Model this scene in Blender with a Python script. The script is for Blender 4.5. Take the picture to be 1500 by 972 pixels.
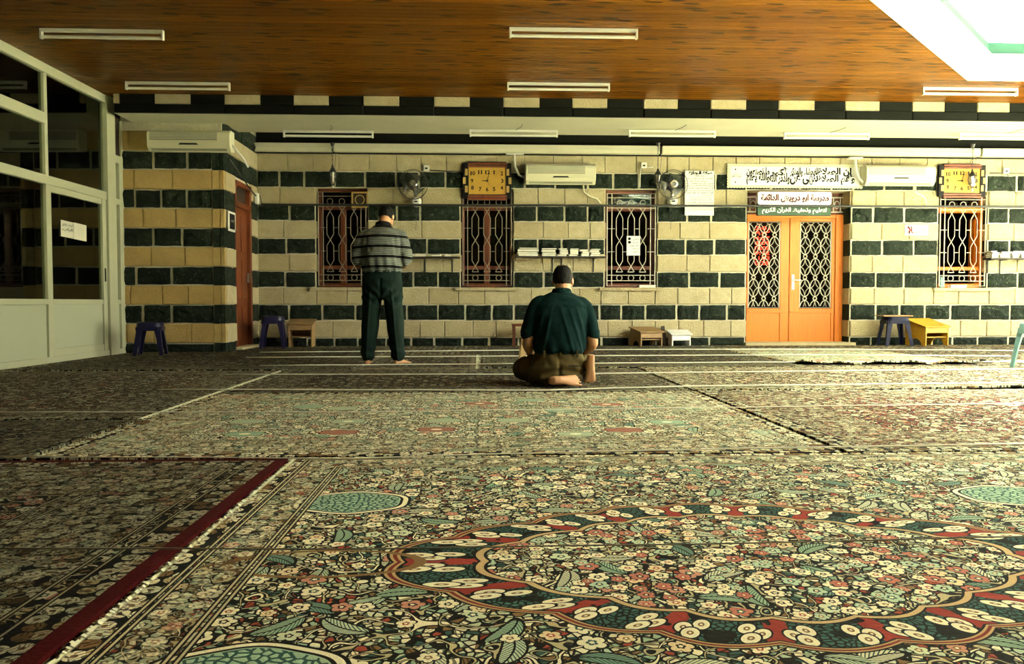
import bpy, bmesh, math, random
import numpy as np
from mathutils import Vector, Matrix, noise as mn

for o in list(bpy.data.objects):
    bpy.data.objects.remove(o)
SC = bpy.context.scene
COL = SC.collection
PI = math.pi
rnd = random.Random(7)

# ------------------------------------------------------------------ camera, sky, exposure
F_PX, PX_W, PX_H = 1150.0, 1500.0, 972.0
EYE = 0.68
cam_d = bpy.data.cameras.new('camera')
cam_d.sensor_width = 36.0
cam_d.sensor_fit = 'HORIZONTAL'
cam_d.lens = F_PX / PX_W * 36.0
cam_d.clip_end = 200
cam = bpy.data.objects.new('camera', cam_d)
COL.objects.link(cam)
cam.location = (0, 0, EYE)
PITCH = math.atan(43 / F_PX)
YAW = math.atan(47 / F_PX)
cam.rotation_euler = (PI / 2 - PITCH, 0, -YAW)
SC.camera = cam
CR = cam.rotation_euler.to_matrix()

world = bpy.data.worlds.new('overcast_sky')
SC.world = world
world.use_nodes = True
bg = world.node_tree.nodes['Background']
bg.inputs['Color'].default_value = (1.0, 0.975, 0.85, 1)
bg.inputs['Strength'].default_value = 13.0

OCT = (7.5, 5.1, 3.2)                                     # skylight centre and side length
ld = bpy.data.lights.new('sky_portal', 'AREA')
ld.shape = 'RECTANGLE'
ld.size = 7.7
ld.size_y = 7.7
ld.cycles.is_portal = True
portal = bpy.data.objects.new('sky_portal', ld)
portal.location = (OCT[0], OCT[1], 3.52)
COL.objects.link(portal)

sd = bpy.data.lights.new('sun', 'SUN')
sd.energy = 140.0
sd.angle = math.radians(0.6)
sd.color = (1.0, 0.98, 0.84)
sun = bpy.data.objects.new('sun', sd)
sun.rotation_euler = Vector((0.25, -0.20, -1.0)).to_track_quat('-Z', 'Y').to_euler()
sun.location = (0, 5, 12)
COL.objects.link(sun)

vs = SC.view_settings
vs.view_transform = 'Standard'
vs.look = 'None'
vs.gamma = 1.0
vs.use_curve_mapping = False
vs.exposure = 0.85

# ------------------------------------------------------------------ helpers: pixels to places
D = 12.41                                                 # distance of the striped wall


def ray(px, py):
    return CR @ Vector(((px - PX_W / 2) / F_PX, (PX_H / 2 - py) / F_PX, -1.0))


def W(px, py, Y=D):
    """where the line of sight meets the upright plane y = Y: (x, z)"""
    d = ray(px, py)
    k = Y / d.y
    return d.x * k, EYE + d.z * k


def FL(px, py, z=0.0):
    d = ray(px, py)
    k = (z - EYE) / d.z
    return d.x * k, d.y * k


# ------------------------------------------------------------------ helpers: objects
def link(name, me, parent=None):
    o = bpy.data.objects.new(name, me)
    COL.objects.link(o)
    if parent is not None:
        o.parent = parent
    return o


def tag(o, label, cat, group=None):
    o['label'] = label
    o['category'] = cat
    if group:
        o['group'] = group
    return o


def thing(name, label, cat, loc=(0, 0, 0), rz=0.0, group=None):
    o = bpy.data.objects.new(name, None)
    COL.objects.link(o)
    o.empty_display_size = 0.1
    o.location = loc
    o.rotation_euler = (0, 0, rz)
    return tag(o, label, cat, group)


def struct(o, label=None):
    o['kind'] = 'structure'
    if label:
        o['label'] = label
    return o


def copy_tree(o, parent=None):
    c = o.copy()
    COL.objects.link(c)
    c.parent = parent
    for ch in list(o.children):
        copy_tree(ch, c)
    return c


class MB:
    def __init__(self):
        self.v = []
        self.f = []

    def add(self, vs_, fs_):
        b = len(self.v)
        self.v += [tuple(p) for p in vs_]
        self.f += [tuple(i + b for i in f) for f in fs_]
        return self

    def box(self, c, s, rot=None, taper=1.0):
        x, y, z = s[0] / 2, s[1] / 2, s[2] / 2
        P = [Vector((sx * x * (taper if sz > 0 else 1), sy * y * (taper if sz > 0 else 1), sz * z))
             for sz in (-1, 1) for sx, sy in ((-1, -1), (1, -1), (1, 1), (-1, 1))]
        if rot is not None:
            P = [rot @ p for p in P]
        c = Vector(c)
        return self.add([p + c for p in P], [(3, 2, 1, 0), (4, 5, 6, 7), (0, 1, 5, 4), (1, 2, 6, 5), (2, 3, 7, 6), (3, 0, 4, 7)])

    def b2(self, x0, x1, y0, y1, z0, z1):
        return self.box(((x0 + x1) / 2, (y0 + y1) / 2, (z0 + z1) / 2), (abs(x1 - x0), abs(y1 - y0), abs(z1 - z0)))

    def loft(self, rings, caps=True, closed=False):
        n = len(rings[0])
        vs_ = [p for r in rings for p in r]
        fs_ = []
        m = len(rings)
        for i in range(m if closed else m - 1):
            a, b = i * n, ((i + 1) % m) * n
            for j in range(n):
                k = (j + 1) % n
                fs_.append((a + j, a + k, b + k, b + j))
        if caps and not closed:
            fs_.append(tuple(range(n - 1, -1, -1)))
            fs_.append(tuple(range((m - 1) * n, m * n)))
        return self.add(vs_, fs_)

    def tube(self, pts, r, n=8, closed=False, flat=None):
        pts = [Vector(p) for p in pts]
        R = r if isinstance(r, (list, tuple)) else [r] * len(pts)
        rings = []
        m = len(pts)
        up = None
        for i, p in enumerate(pts):
            if closed:
                t = pts[(i + 1) % m] - pts[i - 1]
            else:
                t = pts[min(i + 1, m - 1)] - pts[max(i - 1, 0)]
            t.normalize()
            if up is None:
                up = Vector((0, 0, 1)) if abs(t.z) < 0.9 else Vector((0, 1, 0))
            a = t.cross(up)
            if a.length < 1e-6:
                a = t.orthogonal()
            a.normalize()
            b = a.cross(t).normalized()
            up = b
            rr = R[i]
            ra, rb = rr if isinstance(rr, tuple) else (rr, rr)
            rings.append([p + a * (ra * math.cos(2 * PI * j / n)) + b * (rb * math.sin(2 * PI * j / n)) for j in range(n)])
        return self.loft(rings, True, closed)

    def cyl(self, p0, p1, r0, r1=None, n=14):
        return self.tube([p0, p1], [r0, r0 if r1 is None else r1], n)

    def lathe(self, prof, n=16, c=(0, 0, 0), axis='z'):
        rings = []
        for r, h in prof:
            ring = []
            for j in range(n):
                a = 2 * PI * j / n
                p = (r * math.cos(a), r * math.sin(a), h)
                if axis == 'y':
                    p = (r * math.cos(a), h, -r * math.sin(a))
                ring.append((p[0] + c[0], p[1] + c[1], p[2] + c[2]))
            rings.append(ring)
        return self.loft(rings)

    def ell(self, c, r, M=None, nu=16, nv=10):
        c = Vector(c)
        vs_ = []
        for i in range(nv + 1):
            th = PI * i / nv
            if i in (0, nv):
                vs_.append(Vector((0, 0, r[2] * math.cos(th))))
                continue
            for j in range(nu):
                ph = 2 * PI * j / nu
                vs_.append(Vector((r[0] * math.sin(th) * math.cos(ph), r[1] * math.sin(th) * math.sin(ph), r[2] * math.cos(th))))
        fs_ = []
        for j in range(nu):
            fs_.append((0, 1 + j, 1 + (j + 1) % nu))
        for i in range(nv - 2):
            a, b = 1 + i * nu, 1 + (i + 1) * nu
            for j in range(nu):
                k = (j + 1) % nu
                fs_.append((a + j, b + j, b + k, a + k))
        last = len(vs_) - 1
        a = 1 + (nv - 2) * nu
        for j in range(nu):
            fs_.append((last, a + (j + 1) % nu, a + j))
        if M is not None:
            vs_ = [M @ p for p in vs_]
        return self.add([p + c for p in vs_], fs_)

    def prism(self, poly, axis, a, b):
        """extrude a polygon of 2-D points along an axis from a to b"""
        def P(u, v, w):
            return {'x': (w, u, v), 'y': (u, w, v), 'z': (u, v, w)}[axis]
        n = len(poly)
        vs_ = [P(u, v, a) for u, v in poly] + [P(u, v, b) for u, v in poly]
        fs_ = [tuple(range(n)), tuple(range(2 * n - 1, n - 1, -1))]
        fs_ += [(i, i + n, (i + 1) % n + n, (i + 1) % n) for i in range(n)]
        return self.add(vs_, fs_)

    def xf(self, M):
        self.v = [tuple(M @ Vector(p)) for p in self.v]
        return self

    def mesh(self, name, smooth=False, fix=True):
        me = bpy.data.meshes.new(name)
        me.from_pydata(self.v, [], self.f)
        if fix:
            bm = bmesh.new()
            bm.from_mesh(me)
            bmesh.ops.recalc_face_normals(bm, faces=bm.faces)
            bm.to_mesh(me)
            bm.free()
        if smooth:
            me.polygons.foreach_set('use_smooth', [True] * len(me.polygons))
            if smooth != 2:
                me.set_sharp_from_angle(angle=math.radians(40))
        me.update()
        return me

    def build(self, name, mat, parent=None, smooth=False, bevel=0, loc=None, rot=None):
        me = self.mesh(name, smooth)
        o = link(name, me, parent)
        if mat:
            me.materials.append(mat)
        if loc is not None:
            o.location = loc
        if rot is not None:
            o.rotation_euler = rot
        if bevel:
            m = o.modifiers.new('bevel', 'BEVEL')
            m.width = bevel
            m.segments = 2
            m.limit_method = 'ANGLE'
        return o


# ------------------------------------------------------------------ helpers: shader graphs
class S:
    """a socket with arithmetic"""
    def __init__(self, nt, s):
        self.nt, self.s = nt, s

    def _m(self, op, *a):
        n = self.nt.nodes.new('ShaderNodeMath')
        n.operation = op
        for i, x in enumerate((self,) + a):
            if isinstance(x, S):
                self.nt.links.new(x.s, n.inputs[i])
            else:
                n.inputs[i].default_value = x
        return S(self.nt, n.outputs[0])

    def __add__(self, o): return self._m('ADD', o)
    def __sub__(self, o): return self._m('SUBTRACT', o)
    def __mul__(self, o): return self._m('MULTIPLY', o)
    def __truediv__(self, o): return self._m('DIVIDE', o)
    def __neg__(self): return self._m('MULTIPLY', -1.0)
    def __rsub__(self, o): return (-self) + o
    __radd__ = __add__
    __rmul__ = __mul__
    def lt(self, o): return self._m('LESS_THAN', o)
    def gt(self, o): return self._m('GREATER_THAN', o)
    def abs(self): return self._m('ABSOLUTE')
    def sin(self): return self._m('SINE')
    def cos(self): return self._m('COSINE')
    def sqrt(self): return self._m('SQRT')
    def fract(self): return self._m('FRACT')
    def floor(self): return self._m('FLOOR')
    def min(self, o): return self._m('MINIMUM', o)
    def max(self, o): return self._m('MAXIMUM', o)
    def atan2(self, o): return self._m('ARCTAN2', o)
    def pp(self, o): return self._m('PINGPONG', o)
    def pow(self, o): return self._m('POWER', o)
    def clamp(self): return self.max(0.0).min(1.0)


class Mat:
    def __init__(self, name, rough=0.7, spec=0.3, metal=0.0, color=None, coat=0.0):
        m = self.m = bpy.data.materials.new(name)
        m.use_nodes = True
        self.nt = m.node_tree
        self.bsdf = self.nt.nodes['Principled BSDF']
        self.set('Roughness', rough)
        self.set('Specular IOR Level', spec)
        self.set('Metallic', metal)
        if coat:
            self.set('Coat Weight', coat)
            self.set('Coat Roughness', 0.12)
        if color is not None:
            self.set('Base Color', color)

    def set(self, name, v):
        i = self.bsdf.inputs[name]
        if isinstance(v, S):
            self.nt.links.new(v.s, i)
        elif isinstance(v, (tuple, list)):
            i.default_value = tuple(v) + ((1,) if len(v) == 3 else ())
        else:
            i.default_value = v

    def node(self, typ, **kw):
        n = self.nt.nodes.new(typ)
        for k, v in kw.items():
            if hasattr(n, k):
                setattr(n, k, v)
            else:
                i = n.inputs[k]
                if isinstance(v, S):
                    self.nt.links.new(v.s, i)
                else:
                    i.default_value = v
        return n

    def out(self, n, k=0):
        return S(self.nt, n.outputs[k])

    def co(self, kind='Object'):
        if kind == 'World':
            return self.out(self.node('ShaderNodeNewGeometry'), 'Position')
        return self.out(self.node('ShaderNodeTexCoord'), kind)

    def sep(self, v):
        n = self.node('ShaderNodeSeparateXYZ', Vector=v)
        return S(self.nt, n.outputs[0]), S(self.nt, n.outputs[1]), S(self.nt, n.outputs[2])

    def vec(self, x, y, z=0.0):
        n = self.node('ShaderNodeCombineXYZ')
        for i, a in enumerate((x, y, z)):
            if isinstance(a, S):
                self.nt.links.new(a.s, n.inputs[i])
            else:
                n.inputs[i].default_value = a
        return S(self.nt, n.outputs[0])

    def noise(self, co, scale, detail=3.0, rough=0.55, k=0):
        n = self.node('ShaderNodeTexNoise', Vector=co)
        n.inputs['Scale'].default_value = scale
        n.inputs['Detail'].default_value = detail
        n.inputs['Roughness'].default_value = rough
        return S(self.nt, n.outputs[k])

    def vor(self, co, scale, feature='F1', dim='2D', randomness=1.0):
        n = self.node('ShaderNodeTexVoronoi', voronoi_dimensions=dim, feature=feature, Vector=co)
        n.inputs['Scale'].default_value = scale
        n.inputs['Randomness'].default_value = randomness
        return n

    def mix(self, f, a, b, blend='MIX'):
        n = self.node('ShaderNodeMix')
        n.data_type = 'RGBA'
        n.blend_type = blend
        n.clamp_factor = True
        for i, x in ((0, f), (6, a), (7, b)):
            if isinstance(x, S):
                self.nt.links.new(x.s, n.inputs[i])
            elif isinstance(x, (tuple, list)):
                n.inputs[i].default_value = tuple(x) + ((1,) if len(x) == 3 else ())
            else:
                n.inputs[i].default_value = x
        return S(self.nt, n.outputs[2])

    def ramp(self, f, stops, const=False):
        n = self.node('ShaderNodeValToRGB')
        self.nt.links.new(f.s, n.inputs[0])
        cr = n.color_ramp
        cr.interpolation = 'CONSTANT' if const else 'LINEAR'
        while len(cr.elements) > 1:
            cr.elements.remove(cr.elements[-1])
        cr.elements[0].position = stops[0][0]
        cr.elements[0].color = tuple(stops[0][1]) + (1,)
        for p, c in stops[1:]:
            e = cr.elements.new(p)
            e.color = tuple(c) + (1,)
        return S(self.nt, n.outputs[0])

    def random(self):
        return self.out(self.node('ShaderNodeObjectInfo'), 'Random')

    def bump(self, h, strength=0.4, dist=0.01):
        n = self.node('ShaderNodeBump')
        n.inputs['Strength'].default_value = strength
        n.inputs['Distance'].default_value = dist
        self.nt.links.new(h.s, n.inputs['Height'])
        self.set('Normal', S(self.nt, n.outputs[0]))


def plain(name, c, rough=0.6, spec=0.3, metal=0.0, var=0.12, scale=18.0, coat=0.0, bump=0.0):
    m = Mat(name, rough, spec, metal, coat=coat)
    co = m.co('World')
    n = m.noise(co, scale, 4)
    lo = tuple(x * (1 - var) for x in c)
    hi = tuple(min(1, x * (1 + var)) for x in c)
    m.set('Base Color', m.mix(n, lo, hi))
    if bump:
        m.bump(m.noise(co, scale * 6, 3), bump, 0.004)
    return m.m


def glass_mat(name, tint, refl=0.12, alpha=0.9):
    """a thin pane: see-through with a mirror sheen that grows at grazing angles"""
    m = bpy.data.materials.new(name)
    m.use_nodes = True
    nt = m.node_tree
    nt.nodes.clear()
    out = nt.nodes.new('ShaderNodeOutputMaterial')
    tr = nt.nodes.new('ShaderNodeBsdfTransparent')
    tr.inputs[0].default_value = tuple(tint) + (1,)
    gl = nt.nodes.new('ShaderNodeBsdfGlossy')
    gl.inputs['Roughness'].default_value = 0.02
    gl.inputs['Color'].default_value = (0.9, 0.95, 0.9, 1)
    fr = nt.nodes.new('ShaderNodeFresnel')
    fr.inputs['IOR'].default_value = 1.5
    mx = nt.nodes.new('ShaderNodeMixShader')
    nt.links.new(fr.outputs[0], mx.inputs[0])
    nt.links.new(tr.outputs[0], mx.inputs[1])
    nt.links.new(gl.outputs[0], mx.inputs[2])
    nt.links.new(mx.outputs[0], out.inputs[0])
    return m


# ------------------------------------------------------------------ materials
def stone_white(name='pecked_limestone', lo=(0.38, 0.315, 0.155), hi=(0.68, 0.61, 0.40), dk=(0.43, 0.34, 0.16)):
    m = Mat(name, 0.85, 0.2)
    co = m.co('World')
    r = m.random()
    n = m.noise(co, 9, 5, 0.65)
    c = m.mix(n, lo, hi)
    c = m.mix(r * 0.45, c, dk)
    pits = m.noise(co, 55, 3, 0.7)
    c = m.mix((pits - 0.60).max(0.0) * 3.0, c, (0.30, 0.24, 0.12))
    m.set('Base Color', c)
    m.bump(m.noise(co, 48, 4, 0.7), 1.0, 0.03)
    return m.m


def stone_black():
    m = Mat('split_basalt', 0.75, 0.12)
    co = m.co('World')
    n = m.noise(co, 7, 6, 0.7)
    c = m.mix((n - 0.35) * 2.2, (0.003, 0.006, 0.003), (0.026, 0.040, 0.024))
    c = m.mix((m.noise(co, 26, 4, 0.75) - 0.57).max(0.0) * 6.0, c, (0.15, 0.19, 0.12))
    c = m.mix(m.random() * 0.5, c, (0.012, 0.018, 0.012))
    m.set('Base Color', c)
    m.bump(m.noise(co, 18, 5, 0.75), 1.0, 0.05)
    return m.m


def wood(name, a, b, scale=(1.0, 14.0, 14.0), rough=0.4, coat=0.3, knots=0.0):
    m = Mat(name, rough, 0.4, coat=coat)
    co = m.co('World')
    mp = m.node('ShaderNodeMapping', Vector=co)
    mp.inputs['Scale'].default_value = scale
    n = m.noise(m.out(mp), 3.0, 5, 0.6)
    c = m.mix((n - 0.25) * 2.0, a, b)
    m.set('Base Color', c)
    return m.m


def plank_mat():
    m = Mat('varnished_pine', 0.34, 0.045)
    co = m.co('World')
    x, y, z = m.sep(co)
    r = m.random()
    sx = m.vec(x * 0.55 + r * 37.0, y * 26.0, r * 11.0)
    n = m.noise(sx, 1.6, 5, 0.62)
    c = m.ramp(n, [(0.25, (0.030, 0.008, 0.0005)), (0.5, (0.100, 0.036, 0.0018)), (0.75, (0.19, 0.078, 0.005))])
    c = m.mix(r * 0.75, c, (0.046, 0.014, 0.0008))
    kv = m.vec(x * 2.6 + r * 91.0 - y * 4.0, y * 10.5, r * 7.0)
    vn = m.vor(kv, 1.0, 'F1', '2D', 1.0)
    kd = m.out(vn, 'Distance')
    kr = m.sep(m.out(vn, 'Color'))[0]
    kn = (0.24 - kd).max(0.0) * 16.0
    c = m.mix((kn * kr.gt(0.50)).clamp(), c, (0.006, 0.0015, 0.0003))
    m.set('Base Color', c)
    m.bump(n, 0.12, 0.003)
    return m.m


M = {}
M['white_stone'] = stone_white()
M['amber_stone'] = stone_white('amber_limestone', (0.50, 0.335, 0.105), (0.76, 0.55, 0.22), (0.46, 0.29, 0.085))
M['black_stone'] = stone_black()
M['mortar'] = plain('lime_mortar', (0.62, 0.58, 0.42), 0.9, 0.1, var=0.25, scale=30, bump=0.4)
M['dark_mortar'] = plain('dark_joint', (0.10, 0.085, 0.05), 0.9, 0.1)
M['plaster'] = plain('white_plaster', (0.66, 0.64, 0.46), 0.85, 0.15, var=0.10, scale=3, bump=0.1)
M['skylight_white'] = plain('skylight_plaster', (0.85, 0.85, 0.76), 0.8, 0.15, var=0.04)
M['plank'] = plank_mat()
M['dark_stone'] = plain('near_black_stone', (0.005, 0.0055, 0.004), 0.9, 0.05, var=0.3, scale=12)  # plain stone, darker than the split basalt
M['brown_wood'] = wood('red_brown_wood', (0.055, 0.011, 0.002), (0.16, 0.035, 0.005), (14, 14, 1.0), 0.5, 0.05)
M['orange_wood'] = wood('orange_varnished_wood', (0.50, 0.125, 0.003), (0.60, 0.165, 0.005), (16, 16, 1.0), 0.5, 0.0)
M['yellow_wood'] = wood('yellow_varnished_wood', (0.34, 0.17, 0.006), (0.52, 0.29, 0.016), (1.5, 14, 14), 0.55, 0.0)
M['tan_wood'] = wood('worn_tan_wood', (0.16, 0.09, 0.03), (0.33, 0.20, 0.08), (1.5, 14, 14), 0.6, 0.0)
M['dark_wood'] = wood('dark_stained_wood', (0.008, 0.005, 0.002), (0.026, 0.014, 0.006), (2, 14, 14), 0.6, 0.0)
M['iron'] = plain('cream_painted_iron', (0.46, 0.42, 0.33), 0.5, 0.4, var=0.2)
M['rust_iron'] = plain('grey_brown_painted_iron', (0.16, 0.13, 0.09), 0.55, 0.4, var=0.25)
M['dark_iron'] = plain('dark_painted_iron', (0.016, 0.017, 0.015), 0.5, 0.4, var=0.3)
M['alu'] = plain('cream_painted_aluminium', (0.42, 0.43, 0.28), 0.45, 0.4, var=0.06)
M['panel'] = plain('cream_pvc_panel', (0.40, 0.43, 0.29), 0.5, 0.35, var=0.05, scale=60)
M['glass'] = glass_mat('clear_window_glass', (0.72, 0.72, 0.62))
M['dark_glass'] = glass_mat('dusty_window_glass', (0.55, 0.56, 0.46))
M['green_glass'] = glass_mat('green_skylight_glass', (0.93, 0.98, 0.94))
M['ac_white'] = plain('ivory_plastic', (0.72, 0.69, 0.48), 0.4, 0.4, var=0.05)
M['ac_grille'] = plain('grey_intake_grille', (0.22, 0.22, 0.15), 0.6, 0.3)
M['black'] = plain('black_plastic', (0.004, 0.004, 0.004), 0.6, 0.12)
M['white_enamel'] = plain('white_enamel', (0.80, 0.80, 0.70), 0.35, 0.5, var=0.04)
M['tube'] = plain('unlit_fluorescent_tube', (0.86, 0.86, 0.76), 0.25, 0.5, var=0.02)
M['brass'] = plain('clock_face_brass', (0.40, 0.235, 0.035), 0.5, 0.3, metal=0.15, var=0.25, scale=9)
M['amber'] = plain('amber_inlay', (0.34, 0.21, 0.06), 0.4, 0.5, var=0.2)
M['steel'] = plain('worn_chrome', (0.55, 0.53, 0.45), 0.22, 0.5, metal=0.9, var=0.15)
M['fan_blade'] = plain('dark_translucent_blade', (0.07, 0.075, 0.055), 0.25, 0.5)
M['paper'] = plain('white_paper', (0.86, 0.86, 0.80), 0.8, 0.2, var=0.02)
M['old_paper'] = plain('yellowed_paper', (0.66, 0.64, 0.47), 0.8, 0.2, var=0.05)
M['ink'] = plain('black_ink', (0.012, 0.012, 0.012), 0.8, 0.1)
M['red_ink'] = plain('dark_red_letters', (0.055, 0.0022, 0.0012), 0.6, 0.2)
M['sign_white'] = plain('white_sign_board', (0.85, 0.85, 0.80), 0.5, 0.3, var=0.02)
M['sign_green'] = plain('green_sign_board', (0.002, 0.028, 0.005), 0.5, 0.3, var=0.05)
M['lace'] = plain('cream_lace_paper', (0.74, 0.74, 0.48), 0.85, 0.1, var=0.08)
M['navy'] = plain('navy_plastic', (0.003, 0.004, 0.022), 0.45, 0.15, var=0.2)
M['violet'] = plain('violet_blue_plastic', (0.009, 0.008, 0.034), 0.4, 0.3, var=0.2)
M['teal'] = plain('pale_teal_plastic', (0.16, 0.32, 0.30), 0.4, 0.4)
M['curb'] = plain('dark_green_curb', (0.016, 0.055, 0.040), 0.6, 0.1)
M['tan_plastic'] = plain('tan_plastic', (0.50, 0.36, 0.17), 0.4, 0.4)
M['cord'] = plain('white_cotton_cord', (0.78, 0.76, 0.62), 0.8, 0.2)
M['cord_dark'] = plain('greyed_cotton_cord', (0.22, 0.20, 0.14), 0.8, 0.2)
M['fringe'] = plain('cream_rug_fringe', (0.70, 0.72, 0.50), 0.9, 0.1, var=0.25, scale=60)
M['skin'] = plain('tanned_skin', (0.46, 0.24, 0.115), 0.55, 0.35, var=0.10, scale=14)
M['hair'] = plain('black_hair', (0.006, 0.005, 0.004), 0.7, 0.1, var=0.4, scale=80, bump=0.6)
M['grey_hair'] = plain('dark_greying_hair', (0.010, 0.009, 0.007), 0.7, 0.1, var=0.5, scale=90, bump=0.6)
M['book_cream'] = plain('cream_book_pages', (0.78, 0.76, 0.62), 0.8, 0.2)
M['dim_wall'] = plain('low_bounce_wall', (0.045, 0.03, 0.015), 0.9, 0.1)  # made-up dark tone for the unseen shell, to cut bounced light
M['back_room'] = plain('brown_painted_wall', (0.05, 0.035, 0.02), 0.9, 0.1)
BOOKC = [plain('book_cover_%s' % n, c, 0.5, 0.4) for n, c in
         (('black', (0.012, 0.012, 0.012)), ('brown', (0.09, 0.05, 0.02)), ('green', (0.02, 0.06, 0.03)), ('ivory', (0.62, 0.6, 0.48)), ('grey', (0.2, 0.2, 0.17)))]


# ------------------------------------------------------------------ carpets
CREAM, SAGE, TEAL, RUST, BROWN, INK = (0.78, 0.74, 0.50), (0.30, 0.43, 0.28), (0.035, 0.085, 0.070), (0.30, 0.060, 0.035), (0.20, 0.12, 0.05), (0.010, 0.010, 0.008)


def carpet(name, hx, hy, seed, pal, light=1.0, medallion=None, border=0.32, edge=None, detail=1.0, flowers=0.55, big=True):
    m = Mat(name, 0.95, 0.08)
    co = m.co('Object')
    x0, y0, z0 = m.sep(co)
    so = m.vec(x0 + seed * 7.3, y0 + seed * 3.1, 0.0)
    wn = m.node('ShaderNodeTexNoise', Vector=so)
    wn.inputs['Scale'].default_value = 9.0
    wx, wy, wz = m.sep(m.out(wn, 'Color'))
    x = x0 + (wx - 0.5) * 0.05
    y = y0 + (wy - 0.5) * 0.05
    p = m.vec(x + seed * 7.3, y + seed * 3.1, 0.0)

    def palette(f, cols):
        n = len(cols)
        return m.ramp(f, [(i / n, c) for i, c in enumerate(cols)], True)
    # fine mosaic of leaves and petals
    big_n = m.noise(so, 2.4, 2)
    v1 = m.vor(p, 46.0 * detail)
    e1 = m.out(m.vor(p, 46.0 * detail, 'DISTANCE_TO_EDGE'))
    f1 = (m.sep(m.out(v1, 'Color'))[0] + big_n * 1.6).fract()
    c = palette(f1, pal)
    c = m.mix(e1.lt(0.13), c, INK)
    # hatching inside the leaves
    vx, vy, vz = m.sep(m.out(v1, 'Color'))
    hatch = ((x * (vx * 2.0 - 1.0) + y * (vy * 2.0 - 1.0)) * 620.0).sin()
    c = m.mix(hatch.gt(0.45) * vz.gt(0.5) * 0.8, c, INK)
    # scrolling vines
    for vs_, va, vb, vc in ((5.5, 0.060, 0.022, CREAM), (10.0, 0.11, 0.04, (0.45, 0.40, 0.22))):
        vn = m.noise(so, vs_, 1.0, 0.4)
        gx = ((vn * 5.0).fract() - 0.5).abs()
        c = m.mix(gx.lt(va), c, INK)
        c = m.mix(gx.lt(vb), c, vc)
    # feathery leaves
    if medallion or big:
        q = m.vec(x0 + seed * 2.0, y0 + seed, 0.0)
        v = m.vor(q, 6.5, 'F1', '2D', 0.9)
        px_, py_, _ = m.sep(m.out(v, 'Position'))
        qx, qy, _ = m.sep(q)
        ra, rb, rc = m.sep(m.out(v, 'Color'))
        an = ra * 6.283
        lx, ly = qx - px_, qy - py_
        u_ = lx * an.cos() + ly * an.sin()
        w_ = ly * an.cos() - lx * an.sin() + u_ * u_ * 3.5
        el = (u_ * u_) / (0.062 * 0.062) + (w_ * w_) / (0.023 * 0.023)
        c = m.mix(el.lt(1.5) * rb.gt(0.35), c, INK)
        c = m.mix(el.lt(1.0) * rb.gt(0.35), c, palette(rc, (SAGE, (0.48, 0.56, 0.38), (0.16, 0.26, 0.19), (0.60, 0.60, 0.40), (0.42, 0.50, 0.33))))
        c = m.mix(el.lt(1.0) * rb.gt(0.35) * ((w_.abs() * 1.4 - u_) * 520.0).sin().gt(0.45), c, TEAL)
        c = m.mix(el.lt(1.0) * rb.gt(0.35) * w_.abs().lt(0.0022), c, INK)
    # open flowers with petals

    def flower_layer(c, scale, rad, petals, cols, keep, off):
        q = m.vec(x0 + (wx - 0.5) * 0.02 + off, y0 + (wy - 0.5) * 0.02 - off, 0.0)
        v = m.vor(q, scale, 'F1', '2D', 0.85)
        pos = m.out(v, 'Position')
        px_, py_, _ = m.sep(pos)
        qx, qy, _ = m.sep(q)
        lx, ly = qx - px_, qy - py_
        r = (lx * lx + ly * ly).sqrt()
        a = ly.atan2(lx)
        ra, rb, rc = m.sep(m.out(v, 'Color'))
        lobe = (a * (petals * 0.5) + ra * 6.28).cos().abs().pow(0.6)
        R = (lobe * 0.42 + 0.58) * (rb * 0.5 + 0.6) * rad
        t = r / R
        on = ra.lt(keep)
        c = m.mix(t.lt(1.22) * on, c, INK)
        c = m.mix(t.lt(1.0) * on, c, palette(rc, cols))
        c = m.mix(t.lt(0.42) * on, c, palette(rb, (BROWN, RUST, INK, TEAL)))
        c = m.mix(t.lt(0.20) * on, c, CREAM)
        return c
    c = flower_layer(c, 13.0 * detail, 0.029 / detail, 5.0, (CREAM, CREAM, (0.70, 0.58, 0.34), (0.58, 0.64, 0.42), (0.50, 0.24, 0.16)), flowers, seed)
    if big:
        q = m.vec(x0 + seed, y0 - seed, 0.0)
        v = m.vor(q, 1.9, 'F1', '2D', 0.7)
        px_, py_, _ = m.sep(m.out(v, 'Position'))
        qx, qy, _ = m.sep(q)
        lx, ly = qx - px_, (qy - py_) * 1.5
        r = (lx * lx + ly * ly).sqrt()
        a = ly.atan2(lx)
        ra, rb, rc = m.sep(m.out(v, 'Color'))
        t = r / ((a * 4.0).cos().abs() * 0.018 + 0.088)
        c = m.mix(t.lt(1.3), c, CREAM)
        c = m.mix(t.lt(1.2), c, INK)
        c = m.mix(t.lt(1.05), c, palette(rb, (SAGE, (0.42, 0.50, 0.32), SAGE, (0.36, 0.13, 0.08))))
        c = m.mix(t.lt(1.0) * ((a * 26.0 + r * 260.0).sin().gt(0.35)) * 0.65, c, TEAL)
        c = m.mix(t.lt(0.30) * rc.gt(0.5), c, CREAM)
    if medallion:
        mx, my, ax, ay = medallion
        u = (x0 - mx) / ax
        w = (y0 - my) / ay
        th = w.atan2(u)
        rr = (u * u + w * w).sqrt()
        ct = th.cos().abs()
        tip = ct.pow(8.0) * 0.31                                   # the two pointed ends
        scal = (th * 9.0).sin().abs() * 0.055
        s = rr / (scal + tip + 0.93)
        # the wreath between the two outlines
        q = m.vec(th * 3.6, (s - 0.86) * 7.0, 0.0)
        leaf = m.vor(m.vec(x * 1.0, y * 1.0, 0.0), 62.0, 'DISTANCE_TO_EDGE')
        le = m.out(leaf)
        wre = m.mix(le.lt(0.16), (0.040, 0.105, 0.085), INK)
        wre = m.mix(((th * 9.0).cos().abs()).gt(0.93), wre, (0.24, 0.035, 0.025))
        wn2 = m.noise(so, 14.0, 1)
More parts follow.
